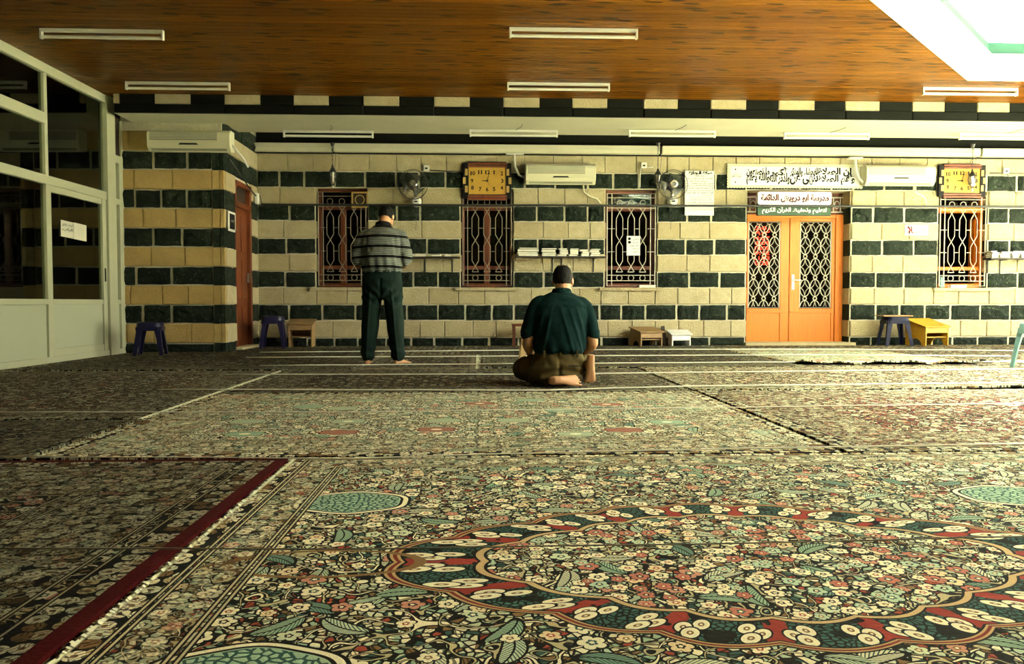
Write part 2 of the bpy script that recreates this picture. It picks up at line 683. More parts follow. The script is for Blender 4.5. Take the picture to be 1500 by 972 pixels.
        wre = m.mix((wn2 - 0.60).gt(0.0), wre, INK)
        # paired white blossoms where the scallops meet
        fa = (th * (9.0 / PI)).fract() - 0.5
        for da, ds in ((0.22, 0.845), (0.36, 0.905), (0.26, 0.935)):
            dx = (fa.abs() - da) * (0.30)
            dy = (s - ds) * 0.55
            dist = (dx * dx + dy * dy).sqrt()
            wre = m.mix(dist.lt(0.031), wre, INK)
            wre = m.mix(dist.lt(0.025), wre, CREAM)
            wre = m.mix(dist.lt(0.010), wre, BROWN)
            wre = m.mix(dist.lt(0.004), wre, CREAM)
        ins = m.mix(0.0, c, c)
        ins = flower_layer(ins, 17.0, 0.026, 5.0, (CREAM, CREAM, (0.42, 0.55, 0.38), (0.45, 0.16, 0.11)), 0.75, 4.4)
        c = m.mix(s.lt(0.76), c, ins)
        c = m.mix(s.gt(0.76) * s.lt(1.0), c, wre)
        for s0, wd, col in ((0.76, 0.020, INK), (0.76, 0.011, (0.50, 0.36, 0.18)), (1.0, 0.024, INK), (1.0, 0.015, (0.42, 0.28, 0.13)), (1.0, 0.006, (0.16, 0.03, 0.02))):
            c = m.mix((s - s0).abs().lt(wd), c, col)
        # pointed pendants at either end
        uu = u.abs() - 1.50
        pd = (uu * uu * 9.0 + w * w * 30.0)
        c = m.mix((pd - 1.0).abs().lt(0.13) * rr.gt(1.05), c, BROWN)
        # rounded cartouches in the corners of the field
        for sx in (-1, 1):
            for sy in (-1, 1):
                ex, ey = (x0 - mx - sx * 1.14) / 0.165, (y0 - my - sy * 0.62) / 0.125
                t = (ex * ex + ey * ey).sqrt() + (ey.atan2(ex) * 6.0).cos() * 0.03
                c = m.mix(t.lt(1.22), c, INK)
                c = m.mix(t.lt(1.16), c, CREAM)
                c = m.mix(t.lt(1.06), c, INK)
                c = m.mix(t.lt(1.0), c, (0.32, 0.46, 0.31))
                c = m.mix(t.lt(0.97) * e1.lt(0.16), c, TEAL)
    # border bands run along the edges
    if border:
        dd = (x0.abs() * -1.0 + hx).min(y0.abs() * -1.0 + hy)
        bv = m.vor(m.vec(x0 + seed, y0 + seed, 0.0), 20.0, 'F1', '2D', 0.55)
        bd = m.out(bv, 'Distance')
        bc = m.mix(bd.lt(0.46), INK, palette(m.sep(m.out(bv, 'Color'))[1], (CREAM, (0.60, 0.62, 0.42), CREAM, BROWN, (0.52, 0.44, 0.24))))
        bc = m.mix(bd.lt(0.14), bc, BROWN)
        bc = m.mix(hatch.gt(0.5) * 0.8, bc, INK)
        c = m.mix(dd.lt(border) * dd.gt(border * 0.28), c, m.mix(0.45, c, bc))
        c = m.mix(dd.lt(border * 0.22), c, bc)
        for q_ in (1.0, 0.90, 0.30, 0.22):
            c = m.mix((dd - border * q_).abs().lt(0.008), c, INK)
            c = m.mix((dd - border * q_).abs().lt(0.003), c, (0.50, 0.44, 0.27))
        if edge is not None:
            c = m.mix(dd.lt(edge[0]), c, edge[1])
    pile = m.noise(m.vec(x0 * 1.0, y0 * 1.0, 0.0), 260.0, 2, 0.7)
    c = m.mix((pile - 0.54) * 5.0, c, m.mix(0.62, c, INK))
    tone = m.noise(so, 0.9, 2) * 0.35 + 0.82
    c = m.mix(1.0, c, m.mix(1.0, (light, light, light), m.vec(tone, tone, tone), 'MULTIPLY'), 'MULTIPLY')
    m.set('Base Color', c)
    m.bump(e1, 0.25, 0.006)
    return m.m


PAL_A = (SAGE, CREAM, (0.58, 0.62, 0.42), (0.50, 0.56, 0.36), TEAL, (0.62, 0.58, 0.36), RUST, INK, (0.42, 0.52, 0.36), CREAM, BROWN)
PAL_B = (INK, CREAM, BROWN, INK, (0.42, 0.44, 0.24), INK, (0.55, 0.40, 0.18), INK)
PAL_C = (BROWN, INK, CREAM, (0.36, 0.30, 0.16), INK, (0.48, 0.42, 0.24), RUST, INK)
PAL_RED = ((0.30, 0.03, 0.025), INK, (0.34, 0.07, 0.04), CREAM, (0.25, 0.02, 0.02), INK, (0.40, 0.34, 0.16))
PAL_PALE = (CREAM, (0.60, 0.60, 0.42), (0.48, 0.55, 0.38), CREAM, BROWN, (0.66, 0.60, 0.40), SAGE, (0.64, 0.66, 0.46), CREAM)
PAL_DARK = (INK, (0.12, 0.025, 0.02), INK, BROWN, (0.16, 0.10, 0.05), INK, (0.46, 0.40, 0.22), INK)

# ================================================================== STRUCTURE
CZ = 3.33                                                  # ceiling height
H = 0.259                                                  # height of one stone course
Z0 = 0.912 - 4 * H                                         # bottom of the lowest course (below the carpet)
XL, XR = -3.45, 9.4                                        # ends of the striped wall
PY = 10.85                                                 # front of the left block of wall

floor = struct(link('floor', MB().b2(-9.2, 12.2, -3.2, 12.8, -0.12, 0.0).mesh('floor')))
floor.data.materials.append(carpet('floor_carpet', 50, 50, 3.3, PAL_DARK, 0.8, None, 0, flowers=0.4, big=False))

struct(MB().b2(4.3, 11.95, -1.0, 5.92, -0.02, 0.012).b2(6.05, 11.95, 5.92, 8.85, -0.02, 0.012).build('floor_bounce', M['plaster']), 'unseen pale floor added under the skylight to bounce sunlight')  # pale floor added out of view to throw sunlight onto ceiling and wall
# --- shared stone meshes (unit cubes, front face towards -y)
def white_block(i):
    r = random.Random(100 + i)
    mb = MB()
    b = 0.018
    j = [r.uniform(-0.05, 0.05) for _ in range(4)]
    f = [(-0.5 + b, -0.5 + j[0], -0.5 + b * 1.6), (0.5 - b, -0.5 + j[1], -0.5 + b * 1.6), (0.5 - b, -0.5 + j[2], 0.5 - b * 1.6), (-0.5 + b, -0.5 + j[3], 0.5 - b * 1.6)]
    k = [(-0.5, -0.25, -0.5), (0.5, -0.25, -0.5), (0.5, -0.25, 0.5), (-0.5, -0.25, 0.5)]
    bk = [(x, 0.5, z) for x, _, z in k]
    mb.add(f + k + bk, [(0, 1, 2, 3)] + [(a, a + 4, (a + 1) % 4 + 4, (a + 1) % 4) for a in range(4)] + [(a + 4, a + 8, (a + 1) % 4 + 8, (a + 1) % 4 + 4) for a in range(4)])
    me = mb.mesh('white_block')
    me.materials.append(M['white_stone'])
    return me


def black_block(i):
    r = random.Random(200 + i)
    nx, nz = 6, 4
    vs_, fs_ = [], []
    for a in range(nz + 1):
        for b in range(nx + 1):
            u, w = b / nx - 0.5, a / nz - 0.5
            rim = b in (0, nx) or a in (0, nz)
            y = -0.20 if rim else -0.5 + r.uniform(-0.28, 0.22)
            ju = r.uniform(-0.012, 0.012) * (0.8 if rim else 2.2)
            jw = r.uniform(-0.022, 0.022) * (0.8 if rim else 2.0)
            vs_.append((u * 0.99 + ju, y, w * 0.985 + jw))
    for a in range(nz):
        for b in range(nx):
            p = a * (nx + 1) + b
            fs_.append((p, p + 1, p + nx + 2, p + nx + 1))
    rim = [b for b in range(nx + 1)] + [a * (nx + 1) + nx for a in range(1, nz + 1)] + [nz * (nx + 1) + b for b in range(nx - 1, -1, -1)] + [a * (nx + 1) for a in range(nz - 1, 0, -1)]
    base = len(vs_)
    for q in rim:
        vs_.append((vs_[q][0], 0.5, vs_[q][2]))
    n = len(rim)
    for i_ in range(n):
        k = (i_ + 1) % n
        fs_.append((rim[k], rim[i_], base + i_, base + k))
    me = MB().add(vs_, fs_).mesh('black_block')
    me.materials.append(M['black_stone'])
    return me


WB = [white_block(i) for i in range(6)]
BB = [black_block(i) for i in range(10)]
AB = []
for q in WB:
    q = q.copy()
    q.materials.clear()
    q.materials.append(M['amber_stone'])
    AB.append(q)


def block(parent, cx, cy, cz, w, d, h, black, rz=0.0):
    o = link('stone_block', rnd.choice(BB if black else WB), parent)
    o.location = (cx, cy, cz)
    o.scale = (w, d, h)
    o.rotation_euler = (0, 0, rz)
    return o


def is_black(k):
    return k % 2 == 0


def lay(parent, segs, Y, z0, z1, black, mort):
    """one course of stones on a wall that faces -y"""
    zc, h = (z0 + z1) / 2, z1 - z0
    for xa, xb in segs:
        x = xa
        while x < xb - 0.02:
            w = rnd.uniform(0.34, 0.52)
            if xb - (x + w) < 0.22:
                w = xb - x
            g = rnd.uniform(0.026, 0.040) if black else 0.007
            gz = 0.020 if black else 0.006
            if black:
                block(parent, x + w / 2, Y - 0.004, zc + rnd.uniform(-0.004, 0.004), w - g, 0.066, h - gz - rnd.uniform(0, 0.012), True)
            else:
                block(parent, x + w / 2, Y - 0.006, zc, w - g, 0.056, h - gz, False)
            x += w
        if black:
            mort.b2(xa, xb, Y - 0.003, Y + 0.02, z0, z1)


# --- openings of the striped wall, from the photograph's columns
def wx(px, y=440):
    return W(px, y)[0]


OPEN_TOP = 0.912 + 6 * H                                   # 2.466
SILL = 0.912
wins = [(wx(464), wx(540)), (wx(675), wx(752)), (wx(885.5), wx(962)), (wx(1371.5), wx(1444))]
door = (wx(1092), wx(1244.5))
holes_hi = wins[:3] + [door] + wins[3:]


def segments(holes, a=XL, b=XR):
    s, x = [], a
    for h0, h1 in holes:
        s.append((x, h0))
        x = h1
    s.append((x, b))
    return s


RV = 0.30                                                  # depth of the reveals
mort = MB()
wall_back_core = MB()
for a, b in segments(holes_hi):
    wall_back_core.b2(a, b, D, D + RV, 0, CZ)
for a, b in holes_hi:
    wall_back_core.b2(a, b, D, D + RV, OPEN_TOP, CZ)
for a, b in wins:
    wall_back_core.b2(a, b, D, D + RV, 0, SILL)
wall_back_core.b2(XL - 6, XR + 2.8, D + RV, D + RV + 0.1, OPEN_TOP, CZ)
wall_back = struct(link('wall_back', None if False else bpy.data.meshes.new('wall_back')))
for k in range(0, 12):
    z0, z1 = Z0 + k * H, Z0 + (k + 1) * H
    if k == 0:
        z0 = -0.02
    lo = k < 4
    hi = k >= 10
    segs = segments([door] if lo else ([] if hi else holes_hi))
    lay(wall_back, segs, D, z0, z1, is_black(k), mort)
top0 = Z0 + 12 * H
wall_back_core.b2(XL, XR, D - 0.03, D, top0, CZ)
wall_back_core.v += mort.v
nb = len(wall_back_core.v) - len(mort.v)
wall_back_core.f += [tuple(i + nb for i in f) for f in mort.f]
me = wall_back_core.mesh('wall_back')
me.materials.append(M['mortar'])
me.materials.append(M['dark_stone'])
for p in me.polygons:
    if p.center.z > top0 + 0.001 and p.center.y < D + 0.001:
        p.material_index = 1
wall_back.data = me


def reveal(parent, x0, x1, zbot, ox, oy, oz):
    """striped cheeks of an opening; parent stands at (ox, oy, oz)"""
    for k in range(0, 12):
        za, zb = max(Z0 + k * H, zbot), min(Z0 + (k + 1) * H, OPEN_TOP)
        if zb - za < 0.05:
            continue
        for x, sg in ((x0, 1), (x1, -1)):
            o = link('stone_block', rnd.choice(WB), parent)
            if is_black(k):
                o.data = BB_SIDE
            o.location = (x + sg * 0.006 - ox, D + RV / 2 - oy, (za + zb) / 2 - oz)
            o.scale = (RV - 0.01, 0.02, zb - za - 0.006)
            o.rotation_euler = (0, 0, PI / 2 if sg > 0 else -PI / 2)


BB_SIDE = WB[0].copy()
BB_SIDE.materials.clear()
BB_SIDE.materials.append(M['black_stone'])

# --- the block of wall on the left (in front of and behind the glass) and the return with its brown door
core = MB()
mort = MB()
wall_corner = struct(link('wall_corner', bpy.data.meshes.new('wall_corner')))
for k in range(0, 12):
    z0, z1 = Z0 + k * H, Z0 + (k + 1) * H
    if k == 0:
        z0 = -0.02
    lay(wall_corner, [(-6.9, XL - 0.16)], PY, z0, z1, is_black(k), mort)
    # dressed corner stones with a draughted edge
    for xa, xb in ((XL - 0.16, XL - 0.06), (XL - 0.055, XL)):
        block(wall_corner, (xa + xb) / 2, PY - 0.006, (z0 + z1) / 2, xb - xa - 0.004, 0.056, z1 - z0 - 0.006, False).data = BB_SIDE if is_black(k) else WB[k % 6]
core.b2(-9.2, XL - 0.03, PY, PY + 0.3, 0, CZ)
core.b2(-9.2, XL - 0.03, PY - 0.03, PY, top0, CZ)
nb = len(core.v)
core.v += mort.v
core.f += [tuple(i + nb for i in f) for f in mort.f]
me = core.mesh('wall_corner')
me.materials.append(M['mortar'])
wall_corner.data = me

for ch in wall_corner.children:
    if ch.data in WB:
        ch.data = AB[WB.index(ch.data)]
wall_return = struct(link('wall_return', bpy.data.meshes.new('wall_return')))
core = MB()
DY0, DY1, DZ = 11.28, 12.06, 2.42                           # brown door on the return
core.b2(XL - 0.33, XL - 0.03, PY + 0.02, DY0, 0, CZ)
core.b2(XL - 0.33, XL - 0.03, DY1, D + RV, 0, CZ)
core.b2(XL - 0.33, XL - 0.03, DY0, DY1, DZ, CZ)
me = core.mesh('wall_return')
me.materials.append(M['mortar'])
wall_return.data = me
for k in range(0, 13):
    z0, z1 = Z0 + k * H, min(Z0 + (k + 1) * H, CZ)
    if k == 0:
        z0 = -0.02
    spans = [(PY, DY0), (DY1, D)] if z1 < DZ + 0.06 else [(PY, (PY + D) / 2), ((PY + D) / 2, D)]
    for ya, yb in spans:
        n = 1
        for q in range(n):
            a_, b_ = ya + (yb - ya) * q / n, ya + (yb - ya) * (q + 1) / n
            o = block(wall_return, XL - 0.012, (a_ + b_) / 2, (z0 + z1) / 2, b_ - a_ - 0.01, 0.05, z1 - z0 - 0.008, is_black(k), PI / 2)

# --- outer shell
mb = MB().b2(12.0, 12.2, -3.2, 6.3, 0, 3.6).b2(12.0, 12.2, 6.3, 12.8, 3.0, 3.6)
for yy in (6.3, 9.3, 12.3):
    mb.b2(11.95, 12.25, yy - 0.15, yy + 0.15, 0, 3.0)
struct(mb.build('wall_right', M['dim_wall']), 'open arcade towards the courtyard at the far right end')
o = struct(MB().b2(12.2, 40, -25, 35, -0.2, -0.02).build('courtyard_ground', M['plaster']))
for nm, b in (('wall_front', (-9.2, 12.2, -3.2, -3.0, 0, 3.6)), ('wall_far_left', (-9.2, -9.0, -3.0, 12.8, 0, 3.6)),
              ('wall_room_behind', (-9.2, 12.2, 14.6, 14.8, 0, 3.6))):
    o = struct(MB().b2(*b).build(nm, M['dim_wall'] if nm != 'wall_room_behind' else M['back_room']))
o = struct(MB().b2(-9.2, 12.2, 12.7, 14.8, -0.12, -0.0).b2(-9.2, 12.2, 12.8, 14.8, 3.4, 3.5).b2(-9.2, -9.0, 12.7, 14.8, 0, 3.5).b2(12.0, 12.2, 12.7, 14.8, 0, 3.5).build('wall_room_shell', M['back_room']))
o = struct(MB().b2(XR, 12.2, D, D + 0.3, 0, 3.6).build('wall_back_end', M['dim_wall']))

# --- ceiling of narrow varnished boards round the eight-sided skylight
ocx, ocy, osd = OCT
orr = osd * (1 + math.sqrt(2)) / 2
ceiling = struct(link('ceiling', bpy.data.meshes.new('ceiling')))
ceiling.data.materials.append(M['plaster'])
core = MB().b2(-9.2, -4.96, -3.2, 12.8, CZ, CZ + 0.1).b2(-4.96, 12.2, 10.86, 12.8, CZ + 0.12, CZ + 0.2)
ceiling.data = core.mesh('ceiling')
ceiling.data.materials.append(M['dim_wall'])


def oct_half(y):
    """half width of the opening at depth y"""
    dy = abs(y - ocy)
    if dy >= orr:
        return None
    return orr if dy <= osd / 2 else orr - (dy - osd / 2)


PW = 0.095
y = -3.0
while y < 10.36:
    yb = y + PW
    h0, h1 = oct_half(y), oct_half(yb)
    runs = []
    if h0 is None and h1 is None:
        runs = [(-4.97, -4.97, 12.0, 12.0)]
    else:
        h0 = osd / 2 if h0 is None else h0
        h1 = osd / 2 if h1 is None else h1
        runs = [(-4.97, -4.97, ocx - h0, ocx - h1), (ocx + h0, ocx + h1, 12.0, 12.0)]
    for xa0, xa1, xb0, xb1 in runs:
        if xb0 - xa0 < 0.02:
            continue
        g = 0.005
        mb = MB()
        lo = [(xa0, y + g, CZ), (xb0, y + g, CZ), (xb1, yb - g, CZ), (xa1, yb - g, CZ)]
        mid = [(xa0, y, CZ + 0.006), (xb0, y, CZ + 0.006), (xb1, yb, CZ + 0.006), (xa1, yb, CZ + 0.006)]
        up = [(xa0, y, CZ + 0.02), (xb0, y, CZ + 0.02), (xb1, yb, CZ + 0.02), (xa1, yb, CZ + 0.02)]
        mb.add(lo + mid + up, [(3, 2, 1, 0), (8, 9, 10, 11)] + [(a, (a + 1) % 4, (a + 1) % 4 + 4, a + 4) for a in range(4)] + [(a + 4, (a + 1) % 4 + 4, (a + 1) % 4 + 8, a + 8) for a in range(4)])
        mb.build('plank', M['plank'], ceiling)
    y = yb


def octo(r):
    c = r / math.cos(PI / 8)
    return [(ocx + c * math.cos(PI / 8 + i * PI / 4), ocy + c * math.sin(PI / 8 + i * PI / 4)) for i in range(8)]


def ring_wall(mb, r0, r1, z0, z1):
    A, B = octo(r0), octo(r1)
    for i in range(8):
        k = (i + 1) % 8
        mb.add([(*A[i], z0), (*A[k], z0), (*B[k], z0), (*B[i], z0), (*A[i], z1), (*A[k], z1), (*B[k], z1), (*B[i], z1)],
               [(3, 2, 1, 0), (4, 5, 6, 7), (0, 1, 5, 4), (2, 3, 7, 6), (1, 2, 6, 5), (3, 0, 4, 7)])
    return mb


rf = MB().b2(-9.4, ocx - orr - 0.15, -3.4, 15.0, CZ + 0.21, CZ + 0.4).b2(ocx + orr + 0.15, 12.4, -3.4, 15.0, CZ + 0.21, CZ + 0.4)
rf.b2(ocx - orr - 0.2, ocx + orr + 0.2, -3.4, ocy - orr - 0.15, CZ + 0.21, CZ + 0.4).b2(ocx - orr - 0.2, ocx + orr + 0.2, ocy + orr + 0.15, 15.0, CZ + 0.21, CZ + 0.4)
cut = orr + 0.16 - osd / 2 - 0.05
for sx in (-1, 1):
    for sy in (-1, 1):
        ax_, ay_ = ocx + sx * (orr + 0.16), ocy + sy * (orr + 0.16)
        rf.prism([(ax_, ay_), (ax_ - sx * cut, ay_), (ax_, ay_ - sy * cut)], 'z', CZ + 0.21, CZ + 0.4)
struct(rf.build('roof', M['dim_wall']))
sky = struct(link('window_5', ring_wall(MB(), orr - 0.02, orr + 0.25, CZ - 0.015, CZ + 0.22).mesh('skylight_well')), 'eight sided white skylight well in the board ceiling')
sky.data.materials.append(M['skylight_white'])
ring_wall(MB(), orr + 0.02, orr + 0.10, CZ + 0.22, CZ + 0.36).build('sill', M['curb'], sky)
ring_wall(MB(), orr + 0.0, orr + 0.12, CZ + 0.55, CZ + 0.75).build('drum', M['plaster'], sky)
A = octo(orr + 0.06)
for i in range(8):
    k = (i + 1) % 8
    a, b = Vector((*A[i], 0)), Vector((*A[k], 0))
    MB().cyl((a.x, a.y, CZ + 0.22), (a.x, a.y, CZ + 0.62), 0.04, n=8).build('post', M['skylight_white'], sky)
    for j in range(1, 4):
        p = a.lerp(b, j / 4)
        MB().cyl((p.x, p.y, CZ + 0.28), (p.x, p.y, CZ + 0.56), 0.018, n=6).build('mullion', M['skylight_white'], sky)
    MB().add([(a.x, a.y, CZ + 0.28), (b.x, b.y, CZ + 0.28), (b.x, b.y, CZ + 0.56), (a.x, a.y, CZ + 0.56)], [(0, 1, 2, 3)]).build('pane', M['green_glass'], sky)
    MB().tube([(a.x, a.y, CZ + 0.76), (b.x, b.y, CZ + 0.76)], 0.04, 6).build('eaves_rail', M['skylight_white'], sky)
    MB().tube([(a.x, a.y, CZ + 0.76), (ocx, ocy, CZ + 2.0)], 0.035, 6).build('rafter', M['skylight_white'], sky)
    MB().add([(a.x, a.y, CZ + 0.77), (b.x, b.y, CZ + 0.77), (ocx, ocy, CZ + 2.01)], [(0, 1, 2)]).build('roof_pane', M['green_glass'], sky)

# --- beam of black and white stones, its plastered soffit and the white cornice
BY = 10.30
BX0 = W(168, 160, BY)[0]
beam = struct(MB().b2(BX0, 12.0, BY, BY + 0.57, 3.09, CZ + 0.1).build('beam', M['plaster']))
zs = W(700, 157.5, BY)[1]
edges = [(228, 280), (330, 382), (431, 482), (533, 585), (636, 688), (737, 790), (838, 889), (942, 992), (1040, 1092), (1139, 1192), (1237, 1287), (1335, 1382), (1430, 1477)]
xe = [(W(a, 152, BY)[0], W(b, 152, BY)[0]) for a, b in edges]
xe.insert(0, (BX0, W(176, 152, BY)[0]))
step = xe[-1][0] - xe[-2][0]
for i in range(1, 6):
    xe.append((xe[13][0] + step * i, xe[13][1] + step * i))
DARKB = BB_SIDE.copy()
DARKB.materials.clear()
DARKB.materials.append(M['dark_stone'])
for i, (a, b) in enumerate(xe):
    if a > 11.6:
        break
    block(beam, (a + b) / 2, BY - 0.012, (zs + CZ) / 2 + 0.02, b - a, 0.05, CZ - zs + 0.03, False)
    c0 = b
    c1 = xe[i + 1][0] if i + 1 < len(xe) else 12.0
    block(beam, (c0 + c1) / 2, BY - 0.006, (zs + CZ) / 2 + 0.02, c1 - c0, 0.05, CZ - zs + 0.03, False).data = DARKB
    block(beam, (a + c1) / 2, BY - 0.010, (zs + 3.095) / 2, c1 - a - 0.004, 0.05, zs - 3.095, False).data = DARKB
soffit = struct(MB().b2(XL - 0.04, 12.0, BY + 0.57, BY + 1.1, 3.100, 3.28).build('trim_1', M['plaster']), 'white plastered soffit behind the stone beam')
cx0 = W(367, 218, 12.3)[0]
zc0, zc1 = W(700, 223.5, 12.3)[1], W(700, 212, 12.3)[1]
zcm = zc0 + (zc1 - zc0) * 0.42
lp = W(487, 218, 12.3)[0]
for k, (a, b) in enumerate(((cx0, lp - 0.02), (lp + 0.02, wx(964) - 0.02), (wx(964) + 0.02, wx(1425) - 0.02), (wx(1425) + 0.02, XR))):
    mb = MB().prism([(12.26, zcm), (12.26, zc1), (12.38, zc1), (12.38, zc0), (12.285, zc0)], 'x', a, b)
    struct(mb.build('trim_%d' % (k + 2), M['plaster']), 'length of white cornice running high along the striped wall')

# ------------------------------------------------------------------ windows
def grille_bars(mb, hw, h, y, with_ring_row=True):
    """wrought iron of long links, origin at the middle of the bottom, half width hw, height h"""
    T = 0.0085
    mb.tube([(-hw, y, 0), (hw, y, 0), (hw, y, h), (-hw, y, h)], T * 1.25, 6, True)
    for f in (0.055, 0.115, 0.845, 0.955):
        mb.tube([(-hw, y, h * f), (hw, y, h * f)], T * 0.8, 5)
    for sx in (-1, 1):
        mb.tube([(sx * (hw - 0.075), y, 0), (sx * (hw - 0.075), y, h)], T, 5)
    for f in (0.37, 0.62):
        for a, b in ((-hw, -0.26), (-0.13, -0.065), (0.065, 0.13), (0.26, hw)):
            mb.tube([(a, y, h * f), (b, y, h * f)], T * 0.7, 5)
    for cx in (-0.185, 0.0, 0.185):
        w = 0.052
        pts = [(0, 0.80), (1, 0.73), (1, 0.55), (0, 0.49), (-1, 0.43), (-1, 0.27), (0, 0.21), (1, 0.15), (-1, 0.15), (0, 0.21), (1, 0.27), (1, 0.43), (0, 0.49), (-1, 0.55), (-1, 0.73), (0, 0.80), (0.9, 0.845)]
        P = [(cx + a * w, y + (0.006 if i > 8 else 0), b * h) for i, (a, b) in enumerate(pts)]
        for p, q in zip(P[:-1], P[1:]):
            mb.tube([p, q], T * 0.75, 5)
        mb.tube([(cx, y, h * 0.80), (cx - 0.9 * w, y, h * 0.845)], T * 0.75, 5)
        for f in (0.085, 0.90):
            mb.tube([(cx + 0.044 * math.cos(a), y, h * f + 0.044 * math.sin(a)) for a in [2 * PI * i / 14 for i in range(14)]], T * 0.75, 5, True)
    return mb


for i, (x0, x1) in enumerate(wins):
    shut = i < 2
    n = i + 1
    xc, hw = (x0 + x1) / 2, (x1 - x0) / 2
    root = thing('window_%d' % n, ['shuttered window farthest left with a framed picture on it', 'shuttered window under the square clock by the long bookshelf', 'open dark window with a white notice on its grille', 'open dark window under the clock right of the orange door'][i], 'window', (xc, D, SILL))
    del root['category']
    struct(root)
    fr = MB()
    W_ = M['brown_wood'] if i < 3 else M['orange_wood']
    Hh = OPEN_TOP - SILL
    yb = 0.10
    # wooden frame set in the reveal
    fr.b2(-hw, -hw + 0.06, yb, yb + 0.12, 0, Hh).b2(hw - 0.06, hw, yb, yb + 0.12, 0, Hh)
    fr.b2(-hw, hw, yb, yb + 0.12, 0, 0.075).b2(-hw, hw, yb, yb + 0.12, Hh - 0.05, Hh).b2(-hw, hw, yb - 0.01, yb + 0.11, Hh * 0.79, Hh * 0.79 + 0.09)
    fr.build('frame', W_, root, bevel=0.006)
    mb = MB().b2(-hw + 0.06, hw - 0.06, yb + 0.02, yb + 0.09, Hh * 0.19, Hh * 0.19 + 0.055)
    mb.build('cross_rail', W_, root)
    if shut:
        MB().b2(-0.045, 0.045, yb + 0.0, yb + 0.10, 0.075, Hh * 0.79).build('mullion', W_, root, bevel=0.008)
        for sx in (-1, 1):
            a, b = sorted((sx * 0.045, sx * (hw - 0.06)))
            MB().b2(a, b, yb + 0.05, yb + 0.058, 0.075, Hh * 0.79).build('pane', M['dark_glass'], root)
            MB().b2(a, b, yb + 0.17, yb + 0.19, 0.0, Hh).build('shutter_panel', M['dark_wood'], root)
    else:
        # casements swung inwards
        for sx in (-1, 1):
            cs = MB()
            yy = yb + 0.12
            cw = 0.15
            X = sx * (hw - 0.05)
            cs.b2(X - 0.02, X + 0.02, yy, yy + 0.06, 0.08, Hh * 0.78).b2(X - 0.02, X + 0.02, yy + cw - 0.06, yy + cw, 0.08, Hh * 0.78)
            cs.b2(X - 0.02, X + 0.02, yy, yy + cw, 0.08, 0.15).b2(X - 0.02, X + 0.02, yy, yy + cw, Hh * 0.78 - 0.07, Hh * 0.78)
            c_ = cs.build('casement', W_, root)
            MB().b2(X - 0.003, X + 0.003, yy + 0.06, yy + cw - 0.06, 0.15, Hh * 0.78 - 0.07).build('pane', M['dark_glass'], c_)
    MB().b2(-hw + 0.06, hw - 0.06, yb + 0.05, yb + 0.058, Hh * 0.79 + 0.09, Hh - 0.05).build('transom_pane', M['dark_glass'], root)
    g = grille_bars(MB(), hw - 0.035, Hh - 0.10, -0.005).build('iron_grille', M['rust_iron'] if shut else M['iron'], root)
    g.location = (0, 0, 0.035)
    MB().b2(-hw - 0.09, hw + 0.09, -0.085, 0.02, -0.045, 0.005).build('sill', M['white_stone'], root, bevel=0.006)
    reveal(root, x0, x1, SILL, xc, D, SILL)

# ------------------------------------------------------------------ the orange double door
dx0, dx1 = door
dxc = (dx0 + dx1) / 2
dr = thing('door_1', 'orange wooden double door with iron grilles under the madrasa sign', 'door', (dxc, D, 0))
del dr['category']
struct(dr)
DYF = 0.25
zt = W(1160, 315, D + DYF)[1]                               # top of the leaves' frame


def dX(px):
    return W(px, 400, D + DYF)[0] - dxc


def dZ(py):
    return W(1160, py, D + DYF)[1]


lx0, lx1 = dx0 - dxc, dX(1233)
OW = M['orange_wood']
MB().b2(lx0, lx0 + 0.03, DYF - 0.02, DYF + 0.09, 0, zt).b2(dX(1222.5), lx1 + 0.02, DYF - 0.03, DYF + 0.09, 0, zt).b2(lx0, lx1, DYF - 0.02, DYF + 0.09, zt - 0.05, zt + 0.01).build('frame', OW, dr, bevel=0.006)
zg0, zg1 = dZ(451.5), dZ(324)


def door_grille(x0, x1, z0, z1, y):
    mb = MB()
    t = 0.0075
    mb.tube([(x0, y, z0), (x1, y, z0), (x1, y, z1), (x0, y, z1)], 0.010, 6, True)
    cw = (x1 - x0) / 3.0
    pitch = cw * 2.02
    rx, rz = cw * 0.49, cw * 0.82
    z = z0
    zc_ = z0 - rz * 0.15
    while zc_ - rz < z1:
        for c in range(3):
            cx = x0 + cw * (c + 0.5)
            N = 18
            run = []
            for k in range(N + 1):
                a = 2 * PI * k / N
                p = (cx + rx * math.cos(a), y, zc_ + rz * math.sin(a))
                if z0 <= p[2] <= z1:
                    run.append(p)
                else:
                    if len(run) > 1:
                        mb.tube(run, t, 5)
                    run = []
            if len(run) > 1:
                mb.tube(run, t, 5)
            # four-pointed star of inward arcs
            for sx in (-1, 1):
                for sz in (-1, 1):
                    run = []
                    for k in range(7):
                        a = k / 6 * PI / 2
                        p = (cx + sx * rx * (1 - math.sin(a)), y, zc_ + sz * rz * (1 - math.cos(a)))
                        if z0 <= p[2] <= z1:
                            run.append(p)
                    if len(run) > 1:
                        mb.tube(run, t * 0.75, 4)
            zr = zc_ + pitch / 2
            if z0 + 0.03 < zr < z1 - 0.03:
                rr_ = pitch / 2 - rz
                mb.tube([(cx + rr_ * 0.9 * math.cos(a), y, zr + rr_ * 0.9 * math.sin(a)) for a in [2 * PI * k / 10 for k in range(10)]], t * 1.2, 5, True)
        zc_ += pitch
    return mb


